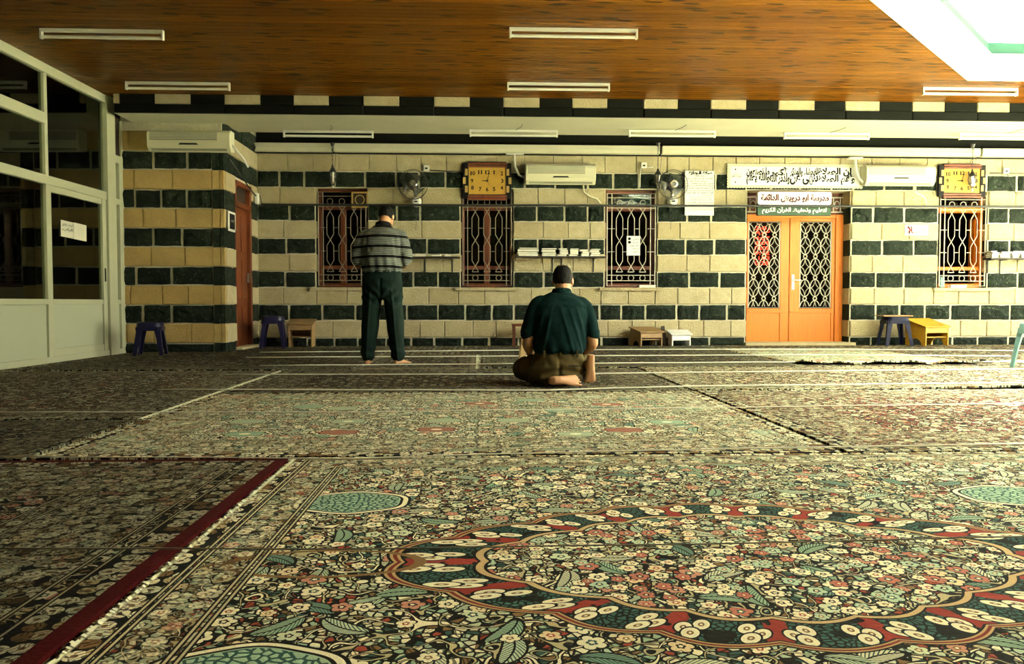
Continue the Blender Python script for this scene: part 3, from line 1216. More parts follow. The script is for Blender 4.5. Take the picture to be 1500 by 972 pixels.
for nm, (pa, pg0, pg1, pb) in (('left', (1094, 1095.5, 1143, 1155.5)), ('right', (1156.5, 1171, 1218, 1223))):
    a, b, g0, g1 = dX(pa), dX(pb), dX(pg0), dX(pg1)
    lf = MB()
    lf.b2(a, g0, DYF, DYF + 0.05, 0.02, zt - 0.05).b2(g1, b, DYF, DYF + 0.05, 0.02, zt - 0.05)
    lf.b2(g0, g1, DYF, DYF + 0.05, zg1, zt - 0.05).b2(g0, g1, DYF, DYF + 0.05, zg0 - 0.04, zg0)
    lf.b2(g0, g1, DYF + 0.012, DYF + 0.05, 0.02, zg0 - 0.04)
    leaf = lf.build('door_leaf', OW, dr, bevel=0.004)
    MB().b2(a + 0.015, b - 0.015, DYF - 0.008, DYF + 0.02, zg0 - 0.075, zg0 - 0.04).build('moulding', OW, leaf, bevel=0.004)
    door_grille(g0 + 0.012, g1 - 0.012, zg0 + 0.012, zg1 - 0.012, DYF + 0.01).build('iron_grille', M['iron'], leaf)
    MB().b2(g0, g1, DYF + 0.030, DYF + 0.036, zg0, zg1).build('pane', M['glass'], leaf)
    if nm == 'right':
        hx_, hz = dX(1161.5), dZ(412)
        h = MB().b2(hx_ - 0.022, hx_ + 0.022, DYF - 0.012, DYF, dZ(424), dZ(402))
        h.tube([(hx_, DYF - 0.005, hz + 0.02), (hx_, DYF - 0.055, hz + 0.02), (hx_ + 0.03, DYF - 0.06, hz + 0.02), (hx_ + 0.115, DYF - 0.055, hz + 0.018)], 0.010, 8)
        h.build('handle', M['white_enamel'], leaf)
# transom with iron squares, and what stands behind it
tz0, tz1 = zt + 0.01, OPEN_TOP
MB().b2(lx0, lx1 + 0.02, DYF + 0.04, DYF + 0.07, tz0, tz1).build('transom_panel', M['brown_wood'], dr)
mb = MB()
for pz in (0.12, 0.78):
    mb.tube([(lx0, DYF - 0.01, tz0 + (tz1 - tz0) * pz), (lx1, DYF - 0.01, tz0 + (tz1 - tz0) * pz)], 0.011, 6)
for px in (1097, 1106, 1219, 1229):
    X = dX(px)
    mb.tube([(X, DYF - 0.01, tz0 + (tz1 - tz0) * 0.12), (X, DYF - 0.01, tz0 + (tz1 - tz0) * 0.78)], 0.010, 6)
for px in (1101.5, 1224):
    X, Zc = dX(px), tz0 + (tz1 - tz0) * 0.45
    mb.tube([(X + 0.04 * math.cos(a), DYF - 0.01, Zc + 0.06 * math.sin(a)) for a in [2 * PI * k / 12 for k in range(12)]], 0.008, 5, True)
mb.build('transom_grille', M['iron'], dr)
MB().b2(dx0 - dxc - 0.04, dx1 - dxc + 0.04, -0.16, DYF + 0.1, -0.01, 0.045).build('threshold', M['white_stone'], dr, bevel=0.01)
reveal(dr, dx0, dx1, 0, dxc, D, 0)

# ------------------------------------------------------------------ brown door on the return
d2 = thing('door_2', 'tall red brown wooden door in the short side wall', 'door', (XL, (DY0 + DY1) / 2, 0))
del d2['category']
struct(d2)
hw = (DY1 - DY0) / 2
B_ = M['brown_wood']
MB().b2(-0.14, 0.01, -hw, -hw + 0.07, 0, DZ).b2(-0.14, 0.01, hw - 0.07, hw, 0, DZ).b2(-0.14, 0.01, -hw, hw, DZ - 0.07, DZ).b2(-0.14, 0.01, -hw, hw, 2.05, 2.12).build('frame', B_, d2, bevel=0.008)
lf = MB().b2(-0.11, -0.05, -hw + 0.07, hw - 0.07, 0.02, 2.05)
leaf = lf.build('door_leaf', B_, d2)
for za, zb in ((0.12, 0.62), (0.74, 1.30), (1.42, 1.95)):
    for sy in (-1, 1):
        yc_ = sy * 0.14
        MB().b2(-0.052, -0.038, yc_ - 0.11, yc_ + 0.11, za, zb).build('raised_panel', B_, leaf, bevel=0.01)
MB().b2(-0.06, 0.0, hw - 0.13, hw - 0.09, 0.98, 1.12).tube([(0.0, hw - 0.11, 1.06), (0.03, hw - 0.11, 1.06), (0.03, hw - 0.22, 1.06)], 0.009, 6).build('handle', M['steel'], leaf)
MB().b2(-0.10, -0.06, -hw + 0.07, hw - 0.07, 2.12, DZ - 0.07).build('transom_panel', M['dark_wood'], d2)
MB().b2(-0.15, 0.10, -hw - 0.02, hw + 0.02, -0.01, 0.05).build('threshold', M['white_stone'], d2, bevel=0.01)
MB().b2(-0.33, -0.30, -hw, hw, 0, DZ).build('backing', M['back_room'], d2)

# ------------------------------------------------------------------ glazed partition on the left
pa = Vector((*FL(0, 541), 0))
pb = Vector((*FL(194, 515), 0))
pang = math.atan2(pb.y - pa.y, pb.x - pa.x)
pdir = (pb - pa).normalized()
pnor = Vector((pdir.y, -pdir.x, 0))                        # towards the hall


def PS(px, py):
    """station along the partition, and height, seen at a pixel"""
    d = ray(px, py)
    k = (pa.x * pnor.x + pa.y * pnor.y) / (d.x * pnor.x + d.y * pnor.y)
    p = Vector((d.x * k, d.y * k, EYE + d.z * k))
    return (p - pa).dot(pdir), p.z


AL = M['alu']
wl = thing('wall_left', 'cream aluminium partition of dark glass over cream panels', 'wall', pa, pang)
del wl['category']
struct(wl)
s_mul = PS(65.5, 300)[0]
s_post0, s_post1 = PS(153, 350)[0], PS(165, 350)[0]
s_end = (PY - 0.115 - pa.y) / pdir.y
bay = s_post0 - s_mul
TOPZ = CZ + 0.01


def bar(s0, s1, z0, z1, name, d=0.05, y=0.0, mat=None, parent=None):
    return MB().b2(s0, s1, y - d / 2, y + d / 2, z0, z1).build(name, mat or AL, parent or wl, bevel=0.004)


bar(s_post0, s_post1, 0, TOPZ, 'post', 0.12)
bar(s_end - 0.05, s_end + 0.04, 0, 2.62, 'post', 0.08)
starts = [s_mul - bay * i for i in range(1, 8)]
bar(s_mul - 0.03, s_mul + 0.03, 0, TOPZ, 'post', 0.07)
for s in starts:
    bar(s - 0.03, s + 0.03, 0, TOPZ, 'post', 0.07)
sN = starts[-1]
bar(sN, s_post0, TOPZ - 0.11, TOPZ, 'top_rail', 0.09)
bar(sN, s_post0, 2.00, 2.10, 'transom_rail', 0.08)
bar(sN, s_end, 0.0, 0.07, 'bottom_rail', 0.08)
zq = PS(30, 160)[1]
bar(sN, s_mul, zq - 0.06, zq + 0.06, 'upper_rail', 0.08)
bar(s_post1, s_end, 2.52, 2.62, 'top_rail', 0.08)
bar(s_post1, s_end, 1.97, 2.05, 'transom_rail', 0.08)
bar(sN, s_mul, 0.66, 0.72, 'middle_rail', 0.07)
bar(s_post1, s_end, 0.66, 0.72, 'middle_rail', 0.07)
allb = sorted(starts + [s_mul])
for a, b in zip(allb[:-1], allb[1:]):
    bar(a + 0.03, b - 0.03, 0.07, 0.66, 'panel', 0.02, 0.0, M['panel'])
    for z0, z1 in ((0.72, 2.0), (2.10, zq - 0.06), (zq + 0.06, TOPZ - 0.11)):
        bar(a + 0.03, b - 0.03, z0, z1, 'pane', 0.006, 0.0, M['glass']).modifiers.clear()
bar(s_mul + 0.03, s_post0, 2.10, TOPZ - 0.11, 'pane', 0.006, 0.0, M['glass']).modifiers.clear()
bar(s_post1, s_end - 0.05, 0.07, 0.66, 'panel', 0.02, 0.0, M['panel'])
bar(s_post1, s_end - 0.05, 0.72, 1.97, 'pane', 0.006, 0.0, M['glass']).modifiers.clear()
bar(s_post1, s_end - 0.05, 2.05, 2.52, 'pane', 0.006, 0.0, M['glass']).modifiers.clear()
# infill between the partition's end and the block of wall
bar(s_end + 0.04, (PY - pa.y) / pdir.y + 0.02, 0, 3.1, 'infill', 0.05, 0.0, M['alu'])
bar(s_post1, s_end + 0.1, 2.62, CZ, 'infill', 0.05, 0.02, M['dark_wood'])
d3 = thing('door_3', 'cream aluminium sliding door with two papers taped to its glass', 'door', pa + pdir * (s_mul + 0.03), pang)
del d3['category']
struct(d3)
dw = s_post0 - s_mul - 0.03


def dbar(s0, s1, z0, z1, nm, d=0.045, y=0.0, mat=None):
    return MB().b2(s0, s1, y - d / 2, y + d / 2, z0, z1).build(nm, mat or AL, d3, bevel=0.003)


dbar(0, 0.06, 0.07, 2.0, 'stile')
dbar(dw - 0.10, dw - 0.005, 0.07, 2.0, 'stile', 0.06)
dbar(0.06, dw - 0.10, 1.93, 2.0, 'top_rail')
dbar(0.06, dw - 0.10, 0.66, 0.72, 'middle_rail')
dbar(0.06, dw - 0.10, 0.07, 0.15, 'bottom_rail')
dbar(0.06, dw - 0.10, 0.15, 0.66, 'panel', 0.02, 0, M['panel'])
dbar(0.06, dw - 0.10, 0.72, 1.93, 'pane', 0.006, 0, M['glass']).modifiers.clear()
dbar(dw - 0.07, dw - 0.045, 0.95, 1.12, 'handle', 0.075, 0, M['black'])

# ================================================================== LETTERING
AR = {'ء': (0xFE80, 1), 'آ': (0xFE81, 2), 'أ': (0xFE83, 2), 'ؤ': (0xFE85, 2), 'إ': (0xFE87, 2), 'ئ': (0xFE89, 4), 'ا': (0xFE8D, 2), 'ب': (0xFE8F, 4), 'ة': (0xFE93, 2), 'ت': (0xFE95, 4), 'ث': (0xFE99, 4),
      'ج': (0xFE9D, 4), 'ح': (0xFEA1, 4), 'خ': (0xFEA5, 4), 'د': (0xFEA9, 2), 'ذ': (0xFEAB, 2), 'ر': (0xFEAD, 2), 'ز': (0xFEAF, 2), 'س': (0xFEB1, 4), 'ش': (0xFEB5, 4), 'ص': (0xFEB9, 4), 'ض': (0xFEBD, 4), 'ط': (0xFEC1, 4),
      'ظ': (0xFEC5, 4), 'ع': (0xFEC9, 4), 'غ': (0xFECD, 4), 'ف': (0xFED1, 4), 'ق': (0xFED5, 4), 'ك': (0xFED9, 4), 'ل': (0xFEDD, 4), 'م': (0xFEE1, 4), 'ن': (0xFEE5, 4), 'ه': (0xFEE9, 4), 'و': (0xFEED, 2), 'ى': (0xFEEF, 2), 'ي': (0xFEF1, 4)}
LA = {'آ': 0xFEF5, 'أ': 0xFEF7, 'إ': 0xFEF9, 'ا': 0xFEFB}


def shape(t):
    """joined Arabic letter forms, written left to right"""
    out = []
    i = 0
    prev = False                                           # does the previous letter join on
    while i < len(t):
        ch = t[i]
        if ch == 'ـ':
            out.append(ch)
            prev = True
            i += 1
            continue
        if ch not in AR:
            out.append(ch)
            prev = False
            i += 1
            continue
        if ch == 'ل' and i + 1 < len(t) and t[i + 1] in LA:
            out.append(chr(LA[t[i + 1]] + (1 if prev else 0)))
            prev = False
            i += 2
            continue
        base, n = AR[ch]
        nxt = i + 1 < len(t) and (t[i + 1] in AR and AR[t[i + 1]][1] > 1 or t[i + 1] == 'ـ') and n == 4
        if n == 1:
            out.append(chr(base))
        else:
            k = (3 if nxt else 1) if prev else (2 if nxt else 0)
            out.append(chr(base + k))
        prev = n == 4
        i += 1
    return ''.join(reversed(out))


def text_mesh(txt, arabic=True, bold=0.0, res=3):
    c = bpy.data.curves.new('writing', 'FONT')
    c.body = shape(txt) if arabic else txt
    c.resolution_u = res
    c.offset = bold
    c.fill_mode = 'FRONT'
    o = bpy.data.objects.new('writing', c)
    COL.objects.link(o)
    bpy.context.view_layer.update()
    me = bpy.data.meshes.new_from_object(o.evaluated_get(bpy.context.evaluated_depsgraph_get()))
    bpy.data.objects.remove(o)
    bpy.data.curves.remove(c)
    return me


def lettering(txt, x0, x1, z0, z1, y, mat, parent, arabic=True, bold=0.0, name='lettering', keep=False):
    """flat letters facing -y, fitted into a rectangle of the parent's x-z plane"""
    me = text_mesh(txt, arabic, bold)
    n = len(me.vertices)
    if n == 0:
        return None
    v = np.empty(n * 3, dtype=np.float32)
    me.vertices.foreach_get('co', v)
    v = v.reshape(-1, 3)
    a, b = v.min(0), v.max(0)
    sx, sz = (x1 - x0) / max(b[0] - a[0], 1e-6), (z1 - z0) / max(b[1] - a[1], 1e-6)
    if keep:
        sx = sz = min(sx, sz)
    cx, cz = (x0 + x1) / 2, (z0 + z1) / 2
    w = np.empty_like(v)
    w[:, 0] = cx + (v[:, 0] - (a[0] + b[0]) / 2) * sx
    w[:, 1] = y
    w[:, 2] = cz + (v[:, 1] - (a[1] + b[1]) / 2) * sz
    me.vertices.foreach_set('co', w.ravel())
    me.materials.clear()
    me.materials.append(mat)
    me.update()
    return link(name, me, parent)


# ================================================================== CARPETS AND CORDS
def rug(x0, x1, y0, y1, mat_args, label, z=0.0, t=0.012, group=None, lift=None, name='rug'):
    cx, cy = (x0 + x1) / 2, (y0 + y1) / 2
    hx, hy = (x1 - x0) / 2, (y1 - y0) / 2
    nx, ny = (2, 2) if lift is None else (60, 16)
    mb = MB()
    top, bot = [], []
    for j in range(ny + 1):
        for i in range(nx + 1):
            u, w = i / nx, j / ny
            px_, py_ = -hx + 2 * hx * u, -hy + 2 * hy * w
            dz = 0.0
            if lift:
                # the near hem is puckered: low ripples that fade out behind it
                amp, lo, hi = lift
                f = max(0.0, 1 - w * 8.0) ** 2
                g = max(0.0, min(1.0, (u - lo) / 0.12)) * max(0.0, min(1.0, (hi - u) / 0.12))
                dz = amp * f * g * (0.55 + 0.45 * math.sin(u * 23.0 + 1.0) * math.cos(u * 9.0))
                py_ += 0.02 * math.sin(u * 17) * (1 - w)
            top.append((px_, py_, t + dz))
            bot.append((px_, py_, dz * 0.9))
    n = (nx + 1) * (ny + 1)
    fs_ = []
    for j in range(ny):
        for i in range(nx):
            a = j * (nx + 1) + i
            fs_.append((a, a + 1, a + nx + 2, a + nx + 1))
            fs_.append((a + n, a + nx + 1 + n, a + nx + 2 + n, a + 1 + n))
    rim = [i for i in range(nx + 1)] + [j * (nx + 1) + nx for j in range(1, ny + 1)] + [ny * (nx + 1) + i for i in range(nx - 1, -1, -1)] + [j * (nx + 1) for j in range(ny - 1, 0, -1)]
    for i in range(len(rim)):
        k = (i + 1) % len(rim)
        fs_.append((rim[i], rim[i] + n, rim[k] + n, rim[k]))
    mb.add(top + bot, fs_)
    o = mb.build(name, carpet(label.replace(' ', '_')[:40], hx, hy, *mat_args[0], **mat_args[1]), None, smooth=bool(lift))
    o.location = (cx, cy, z)
    tag(o, label, 'carpet', group)
    return o


def fringe(parent, xa, ya, xb, yb, out, step=0.012, ln=0.045, mat=None, seed=1, z=0.008):
    """loose warp ends along an edge, local coordinates of the rug"""
    r = random.Random(seed)
    a, b = Vector((xa, ya)), Vector((xb, yb))
    L = (b - a).length
    d = (b - a) / L
    o_ = Vector(out)
    mb = MB()
    s = 0.0
    while s < L:
        p = a + d * s
        l = ln * r.uniform(0.55, 1.25)
        sl = r.uniform(-0.5, 0.5) * l
        w = step * r.uniform(0.32, 0.6)
        q = p + o_ * l + d * sl
        m_ = p + o_ * l * 0.5 + d * sl * 0.25
        z2 = z + r.uniform(0.002, 0.008)
        mb.add([(p.x - d.x * w, p.y - d.y * w, z), (p.x + d.x * w, p.y + d.y * w, z), (m_.x + d.x * w, m_.y + d.y * w, z2), (m_.x - d.x * w, m_.y - d.y * w, z2), (q.x + d.x * w * .5, q.y + d.y * w * .5, 0.004), (q.x - d.x * w * .5, q.y - d.y * w * .5, 0.004)],
               [(0, 1, 2, 3), (3, 2, 4, 5)])
        s += step
    # the woven white end itself
    wv = 0.020
    mb.add([(a.x, a.y, z + 0.003), (b.x, b.y, z + 0.003), (b.x + o_.x * wv, b.y + o_.y * wv, z), (a.x + o_.x * wv, a.y + o_.y * wv, z)], [(0, 1, 2, 3)])
    f = mb.build('fringe', mat or M['fringe'], parent)
    f['kind'] = 'stuff'
    return f


MX, MY = 0.71, 2.01
r1 = rug(-0.785, 2.9, 0.55, 3.41, ((1.7, PAL_A), dict(medallion=(MX - 1.0575, MY - 1.98, 0.74, 0.56), light=1.22, border=0.22, flowers=0.5, big=False)), 'large green and cream medallion carpet nearest the front')
fringe(r1, -1.8425, -1.43, -1.8425, 1.43, (-1, 0), 0.010, 0.030, seed=4)
r2 = rug(-4.45, -0.825, 0.55, 3.385, ((5.1, PAL_B), dict(border=0.62, flowers=0.8, light=0.45, edge=(0.045, (0.10, 0.005, 0.007)), big=False)), 'dark flowered carpet with a maroon edge along white fringe')
r3 = rug(-1.93, 1.62, 3.435, 5.84, ((2.3, PAL_PALE), dict(border=0.42, flowers=0.5, light=1.15)), 'pale cream and green carpet behind the kneeling man', z=0.0)
r4 = rug(1.655, 4.27, 3.435, 5.90, ((8.9, PAL_RED), dict(border=0.50, flowers=0.4, light=0.8, big=False)), 'carpet with a red field and brown border right of the pale carpet')
r5 = rug(-5.0, -1.965, 3.42, 4.56, ((4.6, PAL_B), dict(border=0.30, flowers=0.4, light=0.3, big=False)), 'narrow dark carpet beside the left end of the pale carpet')
r6 = rug(-4.75, -1.975, 4.60, 7.82, ((6.2, PAL_C), dict(border=0.40, flowers=0.4, light=0.5, big=False)), 'brown carpet with a white right edge along the glass partition')
fringe(r6, 1.3875, -1.6, 1.3875, 1.6, (1, 0), 0.02, 0.03, seed=9)
r7 = rug(-1.90, 1.60, 5.87, 7.93, ((9.4, PAL_DARK), dict(border=0.40, flowers=0.3, light=0.45, big=False)), 'dark brown carpet under the kneeling man')
r8 = rug(1.64, 6.02, 5.96, 8.06, ((3.7, PAL_C), dict(border=0.35, flowers=0.45, light=0.85, big=False)), 'olive brown carpet with a puckered near hem', lift=(0.03, 0.40, 1.3))
r9 = rug(3.50, 5.56, 8.41, 11.3, ((7.7, PAL_PALE), dict(border=0.18, flowers=0.3, light=1.3)), 'light worn carpet with a raised hem before the orange door', z=0.0, lift=(0.05, -0.2, 1.2))
r10 = rug(-1.25, -0.06, 7.98, 10.1, ((1.2, PAL_DARK), dict(border=0.16, flowers=0.2, light=0.6, edge=(0.03, (0.36, 0.30, 0.20)), big=False)), 'maroon prayer mat under the standing man')
fringe(r10, 0.61, -1.06, 0.61, 1.06, (1, 0), 0.03, 0.05, seed=12)
r11 = rug(-4.6, -1.30, 7.95, 11.9, ((5.9, PAL_DARK), dict(border=0.40, flowers=0.25, light=0.42, big=False)), 'dark maroon carpet in front of the brown side door')
r12 = rug(0.03, 3.44, 8.1, 11.9, ((6.6, PAL_DARK), dict(border=0.40, flowers=0.25, light=0.42, big=False)), 'dark maroon carpet between the kneeling man and the orange door')

# cords stretched over the carpets to mark the rows of worshippers
hf = F_PX * EYE
names = ['first', 'second', 'third', 'fourth', 'fifth', 'sixth', 'seventh', 'eighth']
row_px = [((0, 803), (500, 803.5), (1000, 797), (1500, 785)), ((0, 668), (500, 671), (900, 660), (1500, 649)), ((0, 603), (500, 603), (1000, 597), (1500, 590)),
          ((230, 570), (800, 571), (1010, 565), (1500, 560)), ((330, 548), (800, 547.5), (1000, 545), (1500, 540)), ((380, 535), (800, 532), (1100, 530), (1500, 529)),
          ((360, 523), (900, 520.5), (1200, 519), (1480, 521)), ((380, 515.5), (900, 511.5), (1200, 511), (1500, 513))]
for i, pts in enumerate(row_px):
    zc_ = 0.0185 + 0.0005 * i
    P = [Vector((*FL(px, py, zc_), zc_)) for px, py in pts]
    Q = []
    for a, b in zip(P[:-1], P[1:]):
        for k in range(6):
            q = a.lerp(b, k / 6)
            Q.append((q.x, q.y, q.z + 0.001 * math.sin(q.x * 5 + i)))
    Q.append(P[-1])
    rr = 0.0022 if i == 0 else (0.0030 if i < 3 else 0.0042 + 0.0004 * i)
    mb = MB()
    mb.tube(Q, rr, 6)
    o = mb.build('row_cord', M['cord_dark'] if i == 0 else M['cord'], None, smooth=2)
    tag(o, 'thin %s cord stretched across the carpets, %s row from the front' % ('greyed' if i == 0 else 'white', names[i]), 'cord', 'cords marking the prayer rows')

# ================================================================== LAMPS
def tube_lamp(x, y, z, L, label, group, hang=0.0, rz=0.0, slim=False):
    """long batten lamp, origin in the middle of its back (the mounting side, up)"""
    t = thing('fluorescent_lamp', label, 'lamp', (x, y, z), rz, group)
    h = 0.030
    MB().prism([(-0.022, 0.0), (0.022, 0.0), (0.018, -h), (-0.018, -h)], 'x', -L / 2, L / 2).build('housing', M['white_enamel'], t, bevel=0.003)
    for s in (-1, 1):
        mb = MB().b2(s * (L / 2 - 0.022), s * (L / 2), -0.022, 0.022, -h - 0.066, -h + 0.004)
        mb.build('lamp_holder', M['white_enamel'], t, bevel=0.004)
    MB().cyl((-L / 2 + 0.02, 0, -h - 0.046), (L / 2 - 0.02, 0, -h - 0.046), 0.017, n=12).build('tube', M['tube'], t, smooth=True)
    if hang:
        for s in (-1, 1):
            MB().cyl((s * L * 0.42, 0, 0), (s * L * 0.42, 0, hang), 0.004, n=6).build('hanger', M['dark_iron'], t)
    return t


CL = [((59, 52), (240, 57), 'unlit tube lamp on the dark ceiling, nearest the glass partition'), ((184, 128), (337, 131), 'unlit tube lamp on the dark ceiling near the left end of the beam'),
      ((746, 52), (934, 54), 'white tube lamp in the middle of the board ceiling, nearer the front'), ((743, 130), (893, 131), 'white tube lamp in the middle of the board ceiling, nearer the beam'), ((1351, 134), (1490, 141), 'white tube lamp on the boards beside the skylight')]
for (ax, ay), (bx, by), lab in CL:
    L = 1.24
    ry = ray((ax + bx) / 2, (ay + by) / 2)
    wpx = math.hypot(bx - ax, by - ay)
    zl = CZ - 0.075
    k = (zl - EYE) / ry.z
    P = ry * k
    Y = P.y
    xa, xb = W(ax, ay, Y)[0], W(bx, by, Y)[0]
    tube_lamp((xa + xb) / 2, Y, CZ - 0.001, xb - xa, lab, 'tube lamps on the board ceiling')
BL = [((415, 197), (547, 199), 'tube lamp under the soffit left of the standing man'), ((688, 197), (817, 197), 'tube lamp under the soffit above the first square clock'),
      ((921, 197), (1048, 198), 'tube lamp under the soffit above the hanging text sheet'), ((1148, 200), (1273, 202), 'tube lamp under the soffit above the madrasa sign'), ((1405, 201), (1530, 203), 'tube lamp under the soffit at the right edge')]
for (ax, ay), (bx, by), lab in BL:
    zl = 3.100 - 0.075
    k = (zl - EYE) / ray((ax + bx) / 2, (ay + by) / 2).z
    Y = min((ray((ax + bx) / 2, (ay + by) / 2) * k).y, BY + 1.0)
    xa, xb = W(ax, ay, Y)[0], W(bx, by, Y)[0]
    t = tube_lamp((xa + xb) / 2, Y, 3.0885, xb - xa, lab, 'tube lamps under the soffit')
    MB().tube([(0.03, 0, -0.006), (0.05, -0.10, -0.006), (0.09, -0.2, -0.006), (0.10, -0.38, -0.008)], 0.004, 5).build('cable', M['dark_iron'], t)

# ================================================================== AIR CONDITIONERS
def air_conditioner(px0, py0, px1, py1, Y, label):
    """split unit: origin at the middle of its back"""
    x0, z1 = W(px0, py0, Y - 0.2)
    x1, z0 = W(px1, py1, Y - 0.2)
    w, h = x1 - x0, z1 - z0
    t = thing('air_conditioner', label, 'air conditioner', ((x0 + x1) / 2, Y, (z0 + z1) / 2), 0, 'split air conditioners on the walls')
    prof = [(0, -h / 2 + 0.02), (0, h / 2), (-0.15, h / 2), (-0.19, h / 2 - 0.03), (-0.20, h / 2 - 0.07), (-0.20, -h / 2 + 0.11), (-0.185, -h / 2 + 0.06), (-0.13, -h / 2 + 0.005)]
    MB().prism(prof, 'x', -w / 2 + 0.012, w / 2 - 0.012).build('body', M['ac_white'], t, bevel=0.008)
    for s in (-1, 1):
        MB().prism([(a * 1.01, b * 1.01) for a, b in prof], 'x', s * (w / 2 - 0.03), s * w / 2).build('end_cap', M['ac_white'], t, bevel=0.01)
    gx0, gx1 = -w / 2 + 0.04, w / 2 - 0.17
    mb = MB().b2(gx0, gx1, -0.204, -0.195, 0.005, h / 2 - 0.035)
    g = mb.build('intake_grille', M['ac_grille'], t)
    for k in range(5):
        zz = 0.02 + k * (h / 2 - 0.06) / 4.6
        MB().b2(gx0, gx1, -0.208, -0.203, zz, zz + 0.006).build('slat', M['ac_white'], g)
    MB().prism([(-0.13, -0.055), (-0.105, -0.033), (0.105, -0.033), (0.13, -0.055)], 'y', -0.206, -0.198).build('display', M['black'], t)
    MB().add([(-w / 2 + 0.05, -0.178, -h / 2 + 0.042), (w / 2 - 0.05, -0.178, -h / 2 + 0.042), (w / 2 - 0.05, -0.150, -h / 2 + 0.016), (-w / 2 + 0.05, -0.150, -h / 2 + 0.016)], [(0, 1, 2, 3)]).build('air_flap', M['ac_grille'], t)
    return t, w, h


DF = D - 0.062
t, w, h = air_conditioner(214, 189, 337, 222, PY - 0.062, 'ivory air conditioner high on the corner block beside the glass partition')
MB().tube([(w / 2 - 0.02, -0.10, -0.02), (w / 2 + 0.05, -0.08, -0.10), (w / 2 + 0.12, -0.02, -0.20), (w / 2 + 0.16, 0.06, -0.30)], 0.014, 8).build('drain_pipe', M['white_enamel'], t, smooth=2)
t, w, h = air_conditioner(770, 239, 873, 270, DF, 'ivory air conditioner between the first clock and the open dark window')
MB().tube([(-w / 2 - 0.17, -0.08, h / 2 + 0.16), (-w / 2 - 0.16, -0.08, h / 2 - 0.03), (-w / 2 - 0.10, -0.08, 0.0), (-w / 2 + 0.01, -0.09, -0.05)], 0.020, 8).build('pipe_trunk', M['white_enamel'], t, smooth=2)
MB().b2(-w / 2 - 0.30, -w / 2 - 0.02, -0.10, 0.0, h / 2 + 0.150, h / 2 + 0.175).build('pipe_collar', M['white_enamel'], t)
MB().tube([(w / 2 - 0.18, -0.08, -h / 2 + 0.02), (w / 2 - 0.17, -0.05, -h / 2 - 0.10), (w / 2 - 0.06, -0.03, -h / 2 - 0.17), (w / 2 + 0.04, -0.03, -h / 2 - 0.20), (w / 2 + 0.10, -0.03, -h / 2 - 0.27)], 0.014, 8).build('drain_hose', M['ac_white'], t, smooth=2)
t, w, h = air_conditioner(1270, 241, 1371, 272, DF - 0.035, 'ivory air conditioner right of the long calligraphy banner')
MB().tube([(-w / 2 - 0.13, -0.08, h / 2 + 0.12), (-w / 2 - 0.12, -0.08, h / 2 - 0.05), (-w / 2 - 0.06, -0.08, -0.04), (-w / 2 + 0.01, -0.09, -0.10)], 0.022, 8).build('pipe_trunk', M['white_enamel'], t, smooth=2)
MB().b2(-w / 2 - 0.24, -w / 2 - 0.03, -0.13, -0.03, h / 2 + 0.105, h / 2 + 0.13).build('pipe_collar', M['white_enamel'], t)
MB().tube([(w / 2 - 0.26, -0.08, -h / 2 + 0.02), (w / 2 - 0.24, -0.05, -h / 2 - 0.09), (w / 2 - 0.10, -0.03, -h / 2 - 0.15), (w / 2 - 0.06, -0.03, -h / 2 - 0.22), (w / 2 - 0.05, -0.03, -h / 2 - 0.32)], 0.012, 8).build('drain_hose', M['ac_white'], t, smooth=2)

